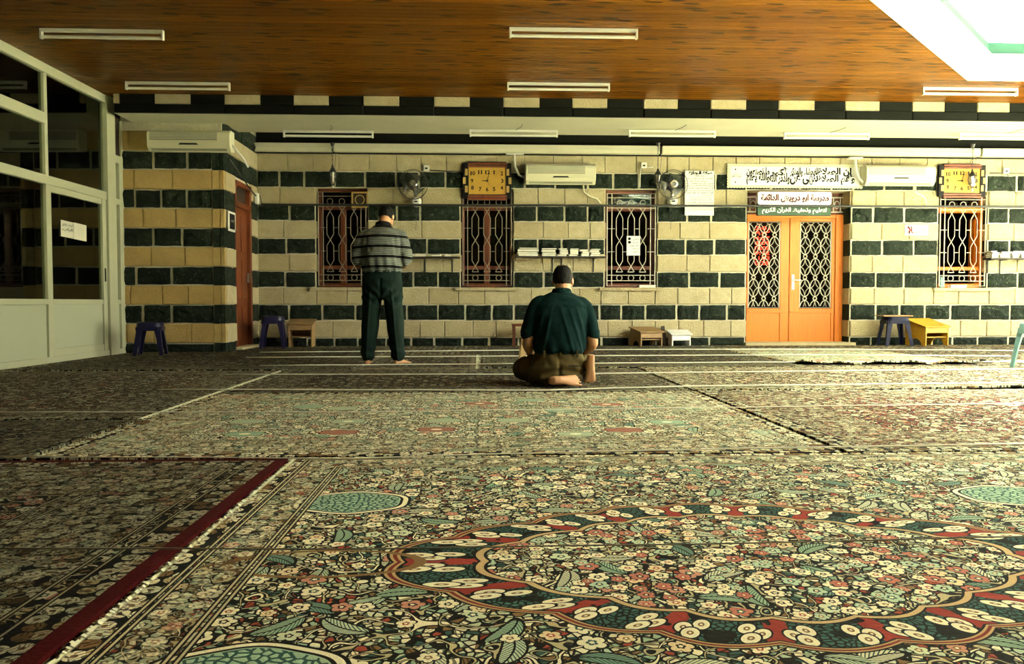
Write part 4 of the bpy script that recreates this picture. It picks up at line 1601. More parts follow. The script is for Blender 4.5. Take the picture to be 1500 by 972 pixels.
# ================================================================== CLOCKS
def clock(px0, py0, px1, py1, label, hands):
    x0, z1 = W(px0, py0, D - 0.1)
    x1, z0 = W(px1, py1, D - 0.1)
    w, h = x1 - x0, z1 - z0
    t = thing('wall_clock', label, 'clock', ((x0 + x1) / 2, D - 0.05, (z0 + z1) / 2), 0, 'square wall clocks')
    fw = w * 0.40
    MB().b2(-fw, fw, -0.03, 0.0, -h / 2, h / 2).build('case', M['dark_wood'], t)
    for s in (-1, 1):
        sd = MB().b2(s * fw * 0.97, s * w / 2, -0.055, 0.0, -h * 0.46, h * 0.46).build('side_bar', M['black'], t, bevel=0.004)
        for k, f in enumerate((0.22, 0.0, -0.22)):
            xx = s * (w / 2 - (w / 2 - fw) * (0.28 if k == 1 else 0.72))
            MB().b2(xx - 0.022, xx + 0.022, -0.060, -0.052, (f - 0.085) * h, (f + 0.085) * h).build('inlay', M['amber'], sd)
    for z in (0.44, 0.37, -0.40, -0.47):
        MB().b2(-fw * 1.0, fw * 1.02, -0.06, -0.01, (z - 0.026) * h, (z + 0.026) * h).build('frame_bar', M['brown_wood'], t, bevel=0.004)
    fh = h * 0.345
    MB().b2(-fw * 0.95, fw * 0.97, -0.04, -0.028, -fh, fh).build('dial', M['brass'], t)
    for n in range(1, 13):
        px_ = {0: 0.0, 1: 0.36, 2: 0.76, 3: 0.78, 4: 0.76, 5: 0.36, 6: 0.0, 7: -0.36, 8: -0.76, 9: -0.78, 10: -0.76, 11: -0.36}[n % 12] * fw
        pz_ = {0: 0.64, 1: 0.64, 2: 0.56, 3: 0.0, 4: -0.52, 5: -0.62, 6: -0.64, 7: -0.62, 8: -0.52, 9: 0.0, 10: 0.56, 11: 0.64}[n % 12] * fh
        s = 0.062
        ds = str(n)
        for q, ch in enumerate(ds):
            wd = 0.020 if ch == '1' else 0.042
            cx = px_ + (q - (len(ds) - 1) / 2) * 0.042
            lettering(ch, cx - wd / 2, cx + wd / 2, pz_ - s / 2, pz_ + s / 2, -0.0425, M['ink'], t, False, 0.03, 'numeral')
    for ang, ln, wd in hands:
        a = math.radians(ang)
        R = Matrix.Rotation(a, 4, 'Y')
        MB().add([R @ Vector(p) for p in ((-wd, -0.047, -0.02), (wd, -0.047, -0.02), (wd * 0.5, -0.047, ln), (-wd * 0.5, -0.047, ln))], [(0, 1, 2, 3)]).build('hand', M['ink'], t)
    MB().cyl((0, -0.040, 0), (0, -0.052, 0), 0.012, n=10).build('hub', M['ink'], t)
    return t


HANDS = [(270, 0.085, 0.008), (15, 0.13, 0.006), (152, 0.10, 0.0025)]
clock(678, 236, 749, 293, 'square brass faced clock in black wood above the shuttered window', HANDS)
clock(1376, 239, 1443, 290, 'square brass faced clock in black wood behind the rightmost lantern', HANDS)

# ================================================================== FANS
def wall_fan(px, py, label):
    x, z = W(px, py, D - 0.30)
    t = thing('wall_fan', label, 'fan', (x, D - 0.05, z), 0, 'round wall fans')
    R = 0.225
    mb = MB()
    for rr_, yy in ((R, -0.26), (R * 0.97, -0.17), (R * 0.55, -0.295), (R * 0.30, -0.305)):
        mb.tube([(rr_ * math.cos(a), yy, rr_ * math.sin(a)) for a in [2 * PI * k / 36 for k in range(36)]], 0.0045 if rr_ == R else 0.003, 6, True)
    for k in range(40):
        a = 2 * PI * k / 40
        mb.tube([(f * R * math.cos(a + b), yy, f * R * math.sin(a + b)) for f, yy, b in ((0.22, -0.31, 0), (0.6, -0.295, 0.04), (0.9, -0.275, 0.07), (1.0, -0.26, 0.08), (0.97, -0.17, 0.08), (0.4, -0.14, 0.0))], 0.0013, 3)
    mb.build('cage', M['dark_iron'], t)
    for k in range(3):
        a0 = k * 2 * PI / 3 + 0.5
        bl = MB()
        pts = []
        for i in range(8):
            f = i / 7
            pts.append((0.05 + 0.14 * f, a0 + 0.15 + 0.1 * f, -0.235))
        for i in range(8):
            f = 1 - i / 7
            pts.append((0.05 + 0.15 * f, a0 + 0.75 + 0.70 * f, -0.205 - 0.01 * f))
        v3 = [(r_ * math.cos(a), yy, r_ * math.sin(a)) for r_, a, yy in pts]
        v4 = [(p[0], p[1] + 0.004, p[2]) for p in v3]
        n = 16
        bl.add(v3 + v4, [(i, 15 - i, 14 - i, i + 1) for i in range(7)] + [(i + n, i + 1 + n, 14 - i + n, 15 - i + n) for i in range(7)] + [(i, (i + 1) % n, (i + 1) % n + n, i + n) for i in range(n)])
        bl.build('blade', M['fan_blade'], t)
    MB().lathe([(0.0, -0.325), (0.055, -0.320), (0.07, -0.305), (0.07, -0.295), (0.0, -0.295)], 20, axis='y').build('hub_badge', M['steel'], t, smooth=True)
    MB().lathe([(0.0, -0.325), (0.035, -0.328), (0.035, -0.321), (0.0, -0.320)], 16, axis='y').build('hub_cap', M['fan_blade'], t, smooth=True)
    MB().lathe([(0.0, -0.20), (0.06, -0.19), (0.075, -0.14), (0.075, -0.06), (0.05, -0.03), (0.0, -0.03)], 18, axis='y').build('motor', M['dark_iron'], t, smooth=True)
    mb = MB().tube([(0.0, -0.10, -0.05), (0.02, -0.10, -0.14), (0.03, -0.06, -0.22)], 0.022, 8)
    mb.build('neck', M['steel'], t, smooth=2)
    MB().lathe([(0.0, -0.15), (0.055, -0.145), (0.075, -0.11), (0.08, -0.02), (0.0, -0.02)], 18, (0.035, 0.0, -0.24), 'y').build('wall_base', M['white_enamel'], t, smooth=True)
    MB().b2(0.01, 0.06, -0.158, -0.148, -0.255, -0.235).build('switch', M['black'], t)
    MB().tube([(0.02, -0.03, -0.32), (0.025, -0.03, -0.55), (0.02, -0.03, -0.68)], 0.003, 5).build('pull_cord', M['dark_iron'], t)
    return t


wall_fan(605, 270, 'round wall fan above and behind the standing man')
wall_fan(986, 270, 'round wall fan between the open window and the hanging text sheet')

# ================================================================== LANTERNS
def lantern(px, py_top, py0, py1, Y, label):
    x, zt_ = W(px, py_top, Y)
    z1, z0 = W(px, py0, Y)[1], W(px, py1, Y)[1]
    t = thing('hanging_lantern', label, 'lantern', (x, Y, zt_), 0, 'small hanging metal lanterns')
    a, b = z1 - zt_, z0 - zt_
    h = a - b
    n = 8
    MB().lathe([(0.0, a), (0.012, a - 0.01), (0.018, a - 0.12 * h), (0.05, a - 0.26 * h), (0.055, a - 0.31 * h), (0.0, a - 0.31 * h)], n).build('crown', M['dark_iron'], t)
    MB().lathe([(0.0, a - 0.33 * h), (0.040, a - 0.33 * h), (0.043, a - 0.45 * h), (0.036, a - 0.64 * h), (0.0, a - 0.64 * h)], n).build('glass_chimney', M['steel'], t, smooth=True)
    cg = MB()
    for k in range(n):
        an = 2 * PI * k / n
        cg.tube([(r_ * math.cos(an), r_ * math.sin(an), a - f * h) for r_, f in ((0.052, 0.30), (0.060, 0.45), (0.044, 0.66))], 0.004, 5)
    cg.build('cage', M['dark_iron'], t)
    MB().lathe([(0.0, a - 0.64 * h), (0.046, a - 0.64 * h), (0.036, a - 0.72 * h), (0.022, a - 0.74 * h), (0.03, a - 0.80 * h), (0.015, a - 0.84 * h), (0.019, a - 0.90 * h), (0.006, a - 0.96 * h), (0.0, a - h)], n).build('finial', M['steel'], t, smooth=True)
    ch = MB()
    m_ = max(3, int(-a / 0.035))
    for k in range(m_):
        zc_ = a * (k + 0.5) / m_
        hx_ = 0.010
        ring = [(hx_ * math.cos(q) if k % 2 else 0.0, 0.0 if k % 2 else hx_ * math.cos(q), zc_ + (-a / m_ * 0.62) * math.sin(q)) for q in [2 * PI * j / 8 for j in range(8)]]
        ch.tube(ring, 0.0032, 5, True)
    ch.tube([(0.012, 0, 0), (0.05, -0.01, a * 0.55), (0.03, 0, a - 0.08)], 0.003, 5)
    ch.build('chain', M['dark_iron'], t)
    MB().cyl((0, 0, 0.0), (0, 0, 0.05), 0.02, 0.035, 8).build('ceiling_hook', M['dark_iron'], t)
    return t


LY = 12.22
lantern(487, 214, 240, 278, LY, 'small dark metal lantern hanging left of the standing man')
lantern(964, 214, 246, 279, LY, 'small metal lantern hanging in front of the right fan')
lantern(1425, 216, 247, 282, LY, 'small metal lantern hanging in front of the right clock')

# ================================================================== PIPE, SWITCH BOXES, CABLES
xa, za = W(383, 299.5, 12.18)
xb, zb = W(1510, 302.5, 12.18)
tag(MB().cyl((xa, 12.18, za), (xb + 0.4, 12.18, zb), 0.017, n=10).build('tie_rod', M['dark_iron'], None, smooth=True), 'long thin dark iron rod running level across the striped wall', 'rod')
for px, py, lab in ((625, 247, 'small square white socket right of the left fan'), (942, 243, 'small square white socket left of the middle lantern'), (1470, 251, 'small square white socket at the right edge near the clock')):
    x, z = W(px, py)
    t = thing('wall_socket', lab, 'socket', (x, D - 0.04, z), 0, 'white sockets high on the wall')
    MB().b2(-0.045, 0.045, -0.035, 0.01, -0.045, 0.045).build('box', M['white_enamel'], t, bevel=0.005)
    MB().b2(-0.02, 0.02, -0.040, -0.034, -0.018, 0.006).build('plug', M['black'], t, bevel=0.003)
    mb = MB()
    if px == 625:
        mb.tube([(0.045, -0.01, -0.03), (0.30, -0.012, -0.045), (0.56, -0.01, -0.045)], 0.007, 6)
    elif px == 942:
        mb.tube([(-0.045, -0.01, -0.03), (-0.056, -0.012, -0.2), (-0.056, -0.01, -0.34)], 0.008, 6)
        mb.tube([(0.045, -0.01, -0.03), (0.15, -0.012, -0.03)], 0.007, 6)
    else:
        mb.tube([(-0.26, -0.01, -0.035), (0.0, -0.012, -0.035), (0.32, -0.01, -0.04)], 0.008, 6)
        mb.tube([(0.03, -0.01, -0.045), (0.08, -0.012, -0.2), (0.17, -0.012, -0.35), (0.26, -0.012, -0.36), (0.30, -0.01, -0.28)], 0.005, 6)
    mb.build('cable', M['white_enamel'] if px == 942 else M['dark_iron'], t, smooth=2)
# little lamp and cable in the corner above the brown side door
x, z = W(381, 291, 12.2)
t = thing('corner_lamp', 'small white wall lamp with a looped cable in the corner', 'lamp', (XL + 0.01, 12.2, z))
MB().box((0.04, 0, 0), (0.06, 0.10, 0.17)).build('shade', M['white_enamel'], t, bevel=0.015)
MB().b2(-0.01, 0.02, -0.03, 0.03, -0.11, -0.07).build('bracket', M['dark_iron'], t)
MB().tube([(0.03, 0.02, 0.08), (0.08, 0.03, 0.05), (0.11, 0.02, -0.06), (0.12, 0.03, -0.12), (0.06, 0.05, -0.10)], 0.006, 6).build('cable', M['dark_iron'], t, smooth=2)
# black cable dropping from the corner block's air conditioner
o = MB().tube([(XL + 0.05, PY + 0.08, 2.62), (XL + 0.06, PY + 0.5, 2.50), (XL + 0.05, PY + 1.0, 2.36), (XL + 0.05, PY + 1.32, 2.30)], 0.010, 6).build('black_cable', M['dark_iron'], None, smooth=2)
tag(o, 'black cable sagging along the top of the short side wall', 'cable')

# ================================================================== POSTERS AND SIGNS
def sheet(name, px0, py0, px1, py1, label, cat, mat, t_=0.004, Y=D - 0.045, group=None, bevel=0):
    x0, z1 = W(px0, py0, Y)
    x1, z0 = W(px1, py1, Y)
    t = thing(name, label, cat, ((x0 + x1) / 2, Y, (z0 + z1) / 2), 0, group)
    w, h = x1 - x0, z1 - z0
    MB().b2(-w / 2, w / 2, -t_, 0, -h / 2, h / 2).build('sheet', mat, t, bevel=bevel)
    return t, w, h


t, w, h = sheet('text_poster', 1003.5, 250, 1045.5, 315.5, 'tall white sheet of printed funeral prayer text left of the banner', 'poster', M['paper'], 0.004, D - 0.08)
lettering('صلاة الجنازة', -w * 0.38, w * 0.43, h * 0.40, h * 0.495, -0.006, M['ink'], t, True, 0.07)
LINES = [('( فرض كفاية )', -0.2, 0.2), ('أربع تكبيرات وليس فيها ركوع ولا سجود', -0.44, 0.47), ('وهي واجبة على المسلمين', -0.34, 0.25), ('التكبيرة الأولى قراءة الفاتحة', -0.28, 0.47), ('التكبيرة الثانية الصلاة على النبي', -0.44, 0.47),
         ('التكبيرة الثالثة الدعاء للميت بالرحمة', -0.38, 0.47), ('التكبيرة الرابعة الدعاء للمسلمين ثم السلام', -0.46, 0.47), ('اللهم اغفر له وارحمه', -0.44, 0.47), ('وعافه واعف عنه', 0.1, 0.47), ('وأكرم نزله ووسع مدخله', -0.3, 0.4), ('اللهم لا تحرمنا أجره ولا تفتنا بعده', -0.32, 0.4), ('واغفر لنا وله يا أرحم الراحمين', -0.4, 0.47), ('السلام عليكم ورحمة الله', -0.15, 0.22)]
zz = [0.385, 0.33, 0.27, 0.215, 0.163, 0.11, 0.055, 0.005, -0.045, -0.095, -0.15, -0.215, -0.285]
GREY_INK = plain('faded_ink', (0.015, 0.015, 0.014), 0.8, 0.1)
PALE_INK = plain('pale_faded_ink', (0.25, 0.25, 0.21), 0.8, 0.1)
for (tx, a, b), z in zip(LINES, zz):
    lettering(tx, w * a, w * b, h * (z - 0.017), h * (z + 0.017), -0.006, PALE_INK if z in (-0.045, -0.095) else GREY_INK, t, True, 0.03)

# long calligraphy banner on scalloped lace paper
x0, z1 = W(1065, 239.5, D - 0.06)
x1, z0 = W(1263, 276.5, D - 0.06)
w, h = x1 - x0, z1 - z0
t = thing('calligraphy_banner', 'long cream lace edged banner of black calligraphy above the orange door', 'banner', ((x0 + x1) / 2, D - 0.060, (z0 + z1) / 2))
P = []
nS, nV = 46, 9
sc = 0.014
for i in range(nS * 4):
    u = i / (nS * 4)
    P.append((-w / 2 + w * u, -h / 2 + sc * (1 - abs(math.sin(u * nS * PI)))))
for i in range(nV * 4):
    u = i / (nV * 4)
    P.append((w / 2 - sc * (1 - abs(math.sin(u * nV * PI))), -h / 2 + h * u))
for i in range(nS * 4):
    u = i / (nS * 4)
    P.append((w / 2 - w * u, h / 2 - sc * (1 - abs(math.sin(u * nS * PI)))))
for i in range(nV * 4):
    u = i / (nV * 4)
    P.append((-w / 2 + sc * (1 - abs(math.sin(u * nV * PI))), h / 2 - h * u))
MB().prism(P, 'y', -0.012, 0.0).build('lace_sheet', M['lace'], t)
MB().b2(-w * 0.475, w * 0.475, -0.016, -0.010, -h * 0.38, h * 0.38).build('text_panel', M['paper'], t)
OL = plain('olive_lace_dot', (0.30, 0.28, 0.08), 0.8, 0.1)
mb = MB()
for i in range(nS):
    X = -w / 2 + w * (i + 0.5) / nS
    for s in (-1, 1):
        mb.add([(X - 0.006, -0.0135, s * h * 0.42 - 0.012), (X + 0.006, -0.0135, s * h * 0.42 - 0.012), (X, -0.0135, s * h * 0.42 + 0.014)], [(0, 1, 2)])
o = mb.build('lace_hole', OL, t)
o['kind'] = 'stuff'
words = 'وأقم الصلاة إن الصلاة تنهى عن الفحشاء والمنكر ولذكر الله أكبر والله يعلم ما تصنعون'
parts = ['وأقم الصلاة إن الصلاة', 'تنهى عن الفحشاء والمنكر', 'ولذكر الله أكبر', 'والله يعلم ما تصنعون']
edges_ = [0.44, 0.17, -0.04, -0.19, -0.36]
for k, p in enumerate(parts):
    b, a = edges_[k], edges_[k + 1]
    ws = p.split(' ')
    m_ = (len(ws) + 1) // 2
    # the words are stacked in two interlocking tiers, as in the Thuluth hand
    lettering(' '.join(ws[:m_]), w * a, w * b, -h * 0.36, h * 0.14, -0.0175, M['ink'], t, True, 0.045)
    lettering(' '.join(ws[m_:]), w * a, w * b, -h * 0.04, h * 0.36, -0.0178, M['ink'], t, True, 0.045)
lettering('صدق الله العظيم', -w * 0.47, -w * 0.40, -h * 0.14, h * 0.10, -0.0175, M['ink'], t, True, 0.0)
for zz_ in (0.26, -0.26):
    MB().cyl((-w * 0.44, -0.016, h * zz_), (-w * 0.44, -0.0185, h * zz_), 0.012, n=8).build('dot', M['ink'], t)

# school sign over the door
YS = D - 0.16
x0, z1 = W(1109, 281, YS)
x1, z0 = W(1216, 316, YS)
w, h = x1 - x0, z1 - z0
t = thing('school_sign', 'white and green signboard with red and white Arabic lettering', 'sign', ((x0 + x1) / 2, YS, (z0 + z1) / 2))
MB().b2(-w / 2, w / 2, -0.03, 0.03, -h / 2, h * 0.0).build('green_board', M['sign_green'], t, bevel=0.004)
r_ = 0.035
pl = []
for cx, cz, a0 in ((w / 2 - r_, h / 2 - r_, 0), (-w / 2 + r_, h / 2 - r_, PI / 2), (-w / 2 + r_, r_ - h * 0.05, PI), (w / 2 - r_, r_ - h * 0.05, 1.5 * PI)):
    for k in range(5):
        a = a0 + k * PI / 8
        pl.append((cx + r_ * math.cos(a), cz + r_ * math.sin(a)))
MB().prism(pl, 'y', -0.042, 0.0).build('white_board', M['sign_white'], t)
lettering('مدرسة ابو درويش الدائمة', -w * 0.46, w * 0.465, h * 0.04, h * 0.41, -0.0445, M['red_ink'], t, True, 0.05)
lettering('لتعليم وتحفيظ القرآن الكريم', -w * 0.44, w * 0.44, -h * 0.44, -h * 0.13, -0.0325, M['sign_white'], t, True, 0.03)
for s in (-1, 1):
    MB().cyl((s * w * 0.42, 0.02, h * 0.2), (s * w * 0.42, 0.16, h * 0.2), 0.012, n=6).build('bracket', M['dark_iron'], t)

# small notice: silence your phone
t, w, h = sheet('phone_notice', 1325.5, 329, 1359, 344.5, 'small white phone notice with a red cross on the white stones', 'sign', M['paper'], 0.004, D - 0.045)
RED = plain('bright_red_ink', (0.55, 0.03, 0.02), 0.7, 0.2)
lettering('من فضلك', -w * 0.05, w * 0.42, h * 0.18, h * 0.40, -0.006, RED, t, True, 0.01)
lettering('اغلق جهازك', -w * 0.12, w * 0.42, -h * 0.10, h * 0.18, -0.006, M['ink'], t, True, 0.03)
lettering('الخلـــوي', -w * 0.10, w * 0.42, -h * 0.40, -h * 0.12, -0.006, M['ink'], t, True, 0.03)
MB().tube([(-w * 0.36, -0.006, h * 0.36), (-w * 0.28, -0.006, h * 0.02), (-w * 0.32, -0.006, -h * 0.38)], 0.010, 6).tube([(-w * 0.24, -0.006, h * 0.36), (-w * 0.20, -0.006, -0.02), (-w * 0.19, -0.006, -h * 0.30)], 0.008, 6).build('handset', M['ink'], t)
MB().tube([(-w * 0.42, -0.008, h * 0.30), (-w * 0.14, -0.008, -h * 0.30)], 0.006, 5).tube([(-w * 0.14, -0.008, h * 0.34), (-w * 0.40, -0.008, -h * 0.30)], 0.006, 5).build('cross', RED, t)

# notice hung on the open window's grille
t, w, h = sheet('window_notice', 918, 345.5, 937.5, 374, 'white notice with two black emblems hung on the dark window grille', 'notice', M['paper'], 0.004, D - 0.03)
for z in (0.36, 0.18):
    MB().lathe([(0.0, -0.010), (0.022, -0.010), (0.022, -0.004), (0.0, -0.004)], 12, (-w * 0.30, 0, h * z), 'y').build('emblem', M['ink'], t)
for k, (tx, a, b) in enumerate((('إعلان', -0.05, 0.4), ('دورة تحفيظ القرآن', -0.4, 0.4), ('للطلاب والطالبات', -0.35, 0.4), ('في المسجد', -0.1, 0.4), ('بعد العصر', -0.05, 0.35))):
    z = 0.32 - k * 0.16
    lettering(tx, w * a, w * b, h * (z - 0.045), h * (z + 0.045), -0.006, GREY_INK, t, True, 0.01)
# framed picture leaning on the first window
t, w, h = sheet('framed_picture', 515, 281, 539.5, 304.5, 'small gilt framed picture propped at the top of the left window', 'picture', M['dark_wood'], 0.02, D - 0.035)
mb = MB()
for a in ((-w / 2, w / 2, h / 2 - 0.025, h / 2), (-w / 2, w / 2, -h / 2, -h / 2 + 0.025), (-w / 2, -w / 2 + 0.025, -h / 2, h / 2), (w / 2 - 0.025, w / 2, -h / 2, h / 2)):
    mb.b2(a[0], a[1], -0.035, -0.005, a[2], a[3])
mb.build('gilt_frame', M['amber'], t, bevel=0.004)
MB().tube([(0.07 * math.cos(a), -0.022, 0.07 * math.sin(a)) for a in [2 * PI * k / 20 for k in range(20)]], 0.008, 6, True).build('medallion', M['amber'], t)
# small black plate with a white rim on the corner of the left block
z1, z0 = W(347, 309, PY + 0.06)[1], W(347, 338, PY + 0.06)[1]
t = thing('plaque', 'small black plate with white rim at the corner before the brown door', 'plaque', (XL + 0.022, PY + 0.16, (z0 + z1) / 2))
hh = (z1 - z0) / 2
MB().b2(0.0, 0.02, -0.14, 0.14, -hh, hh).build('rim', M['white_enamel'], t, bevel=0.004)
MB().b2(0.018, 0.024, -0.11, 0.11, -hh + 0.03, hh - 0.03).build('plate', M['black'], t)
lt = lettering('الإمام', -0.06, 0.06, -0.02, 0.03, 0, M['old_paper'], t, True, 0.0)
lt.rotation_euler = (0, 0, PI / 2)
lt.location = (0.0255, 0, 0)
# papers taped on the sliding door
for (p0, p1, lab, tx) in (((87, 321), (106, 350), 'yellowed handwritten paper on the glass door, the one nearer the front', ('الرجاء اغلاق', 'الباب')), ((106, 325), (125, 354), 'yellowed paper on the glass door, the one nearer the handle', ())):
    sa, za = PS(*p0)
    sb, zb = PS(*p1)
    p = pa + pdir * ((sa + sb) / 2) + pnor * 0.012
    t = thing('taped_paper', lab, 'paper', (p.x, p.y, (za + zb) / 2), pang, 'papers taped on the glass door')
    w, h = sb - sa, za - zb
    h *= 0.92
    MB().b2(-w / 2, w / 2, -0.004, 0.0, -h / 2, h / 2).build('sheet', M['old_paper'], t).rotation_euler = (0, 0.03, 0)
    for k, q in enumerate(tx):
        lettering(q, -w * 0.4, w * 0.42, h * (0.15 - 0.28 * k), h * (0.36 - 0.28 * k), -0.006, M['ink'], t, True, 0.01)

# ================================================================== SHELVES AND BOOKS
def shelf(px0, px1, py, label, br):
    x0, z = W(px0, py, D - 0.12)
    x1 = W(px1, py, D - 0.12)[0]
    t = thing('wall_shelf', label, 'shelf', ((x0 + x1) / 2, D - 0.03, z), 0, 'narrow shelves on the striped wall')
    w = x1 - x0
    MB().b2(-w / 2, w / 2, -0.22, 0.0, -0.022, 0.0).build('board', M['dark_wood'], t, bevel=0.003)
    for f in br:
        MB().tube([(w * f, -0.20, -0.024), (w * f, -0.01, -0.03), (w * f, -0.006, -0.24)], 0.011, 6).build('bracket', M['dark_iron'], t)
    return t, x0, x1, z


ORD = ['bottom', 'second', 'third', 'fourth', 'fifth']


def book(x, y, z, w, d, h, cover, label, group, rz=0.0):
    t = thing('book', label, 'book', (x, y, z), rz, group)
    e = 0.004
    MB().b2(-w / 2 + 0.006, w / 2 - 0.006, -d / 2 + 0.006, d / 2 - 0.004, e, h - e).build('pages', M['book_cream'], t)
    MB().b2(-w / 2, w / 2, -d / 2, d / 2, 0, e).b2(-w / 2, w / 2, -d / 2, d / 2, h - e, h).b2(-w / 2, w / 2, d / 2 - 0.006, d / 2, 0, h).build('cover', cover, t)
    return t


def stack(x, z, w, hs, covers, where, group, rs):
    r = random.Random(rs)
    zz_ = z + 0.0005
    CN = ['black', 'brown', 'green', 'ivory', 'grey']
    for k, h in enumerate(hs):
        cv = covers[k % len(covers)]
        ww = w * r.uniform(0.86, 1.0)
        pos = 'topmost' if k == len(hs) - 1 else 'lowest' if k == 0 else ORD[k] + ' up'
        lab = '%s book, %s in %s' % (CN[cv], pos, where) if len(hs) > 1 else '%s book lying flat, %s' % (CN[cv], where)
        book(x + r.uniform(-0.02, 0.02), D - 0.145 + r.uniform(-0.01, 0.01), zz_, ww, 0.155, h, BOOKC[cv], lab, group, r.uniform(-0.05, 0.05))
        zz_ += h + 0.0008


t, x0, x1, z = shelf(590, 674, 376, 'short shelf with four flat books beside the standing man', (-0.12, 0.36))
for k, (pa_, pb_, c) in enumerate(((596, 607, 3), (608, 632, 3), (634, 648, 4), (650, 660, 3))):
    xa, xb = W(pa_, 375, D - 0.15)[0], W(pb_, 375, D - 0.15)[0]
    if k == 1:
        xb = xa + 0.18
    stack((xa + xb) / 2, z, xb - xa, [0.035], [c], ['first', 'second', 'third', 'fourth'][k] + ' from the left on the short shelf', 'flat books on the short shelf', 40 + k)
t, x0, x1, z = shelf(755, 886, 375.5, 'long shelf of stacked books above the kneeling man', (-0.08, 0.02, 0.38))
ST = [(757, 789, [0.035, 0.03, 0.045, 0.02], [4, 3, 0, 1]), (792, 815, [0.03, 0.03, 0.04, 0.025], [3, 4, 1, 0]), (817, 831, [0.03, 0.035, 0.035, 0.02], [3, 3, 4, 3]), (833, 847, [0.03, 0.035, 0.035, 0.02], [4, 3, 3, 4]), (849, 862, [0.04, 0.035, 0.03], [3, 4, 3]), (864, 879, [0.03, 0.03, 0.035, 0.02], [3, 4, 3, 2])]
for k, (pa_, pb_, hs, cv) in enumerate(ST):
    xa, xb = W(pa_, 375, D - 0.15)[0], W(pb_, 375, D - 0.15)[0]
    stack((xa + xb) / 2, z, xb - xa, hs, cv, 'the %s stack from left on the long shelf' % ['first', 'second', 'third', 'fourth', 'fifth', 'sixth'][k], 'books on the long shelf', 60 + k)
t, x0, x1, z = shelf(1444, 1520, 378, 'shelf of dark and pale books at the right edge', (-0.40, -0.16))
for k, (pa_, pb_, hs, cv) in enumerate(((1448, 1459, [0.03, 0.03, 0.03, 0.02], [4, 3, 0, 4]), (1461, 1477, [0.035, 0.035, 0.03], [0, 1, 0]), (1478, 1489, [0.03, 0.03, 0.03, 0.02], [0, 3, 4, 0]), (1490, 1503, [0.035, 0.03, 0.04], [3, 3, 3]))):
    xa, xb = W(pa_, 377, D - 0.15)[0], W(pb_, 377, D - 0.15)[0]
    stack((xa + xb) / 2, z, xb - xa, hs, cv, 'the %s stack from left on the rightmost shelf' % ['first', 'second', 'third', 'fourth'][k], 'books on the right shelf', 80 + k)
xa = W(947, 419)[0]
book(xa, D - 0.015, SILL + 0.006, 0.27, 0.13, 0.04, BOOKC[3], 'ivory book lying on the sill of the open dark window', 'books on the window sills')
xa = W(1406, 412)[0]
book(xa, D + 0.055, SILL + 0.006 , 0.27, 0.08, 0.05, BOOKC[3], 'white book lying behind the grille of the rightmost window', 'books on the window sills')
xa = W(1380, 405)[0]
o = MB().box((0, 0, 0.09), (0.07, 0.05, 0.17)).build('packet', M['teal'], None, bevel=0.006)
o.location = (xa + 0.03, D + 0.06, SILL + 0.006)
tag(o, 'small pale green packet behind the rightmost window grille', 'packet')

# ================================================================== RED TIME DISPLAY BEHIND THE DOOR
led = Mat('red_led', 0.5, 0.2, color=(0.2, 0.0, 0.0))
led.set('Emission Color', (1.0, 0.05, 0.03))
led.set('Emission Strength', 5.0)
YL = D + 0.42
x0, z1 = W(1104, 329, YL)
x1, z0 = W(1129, 391, YL)
w, h = x1 - x0, z1 - z0
t = thing('time_display', 'red lit digital display of prayer times seen through the orange door', 'display', ((x0 + x1) / 2, YL, (z0 + z1) / 2))
MB().b2(-w / 2, w / 2, 0, 0.05, -h / 2, h / 2).build('case', M['black'], t, bevel=0.005)
for k, tx in enumerate(('2:01', '٩:٢', '4:57', '6:09', '10:08', '9:12', '11:03', '0:29')):
    z = h * (0.42 - 0.118 * k)
    lettering(tx, -w * 0.42, w * 0.42, z - h * 0.042, z + h * 0.042, -0.003, led.m, t, False, 0.012, 'digit_row')
mb = MB()
for s in (-1, 1):
    mb.cyl((s * w * 0.4, 0.02, h / 2), (s * w * 0.4, 0.02, CZ + 0.06 - (z0 + z1) / 2), 0.006, n=6)
mb.build('hanger', M['dark_iron'], t)

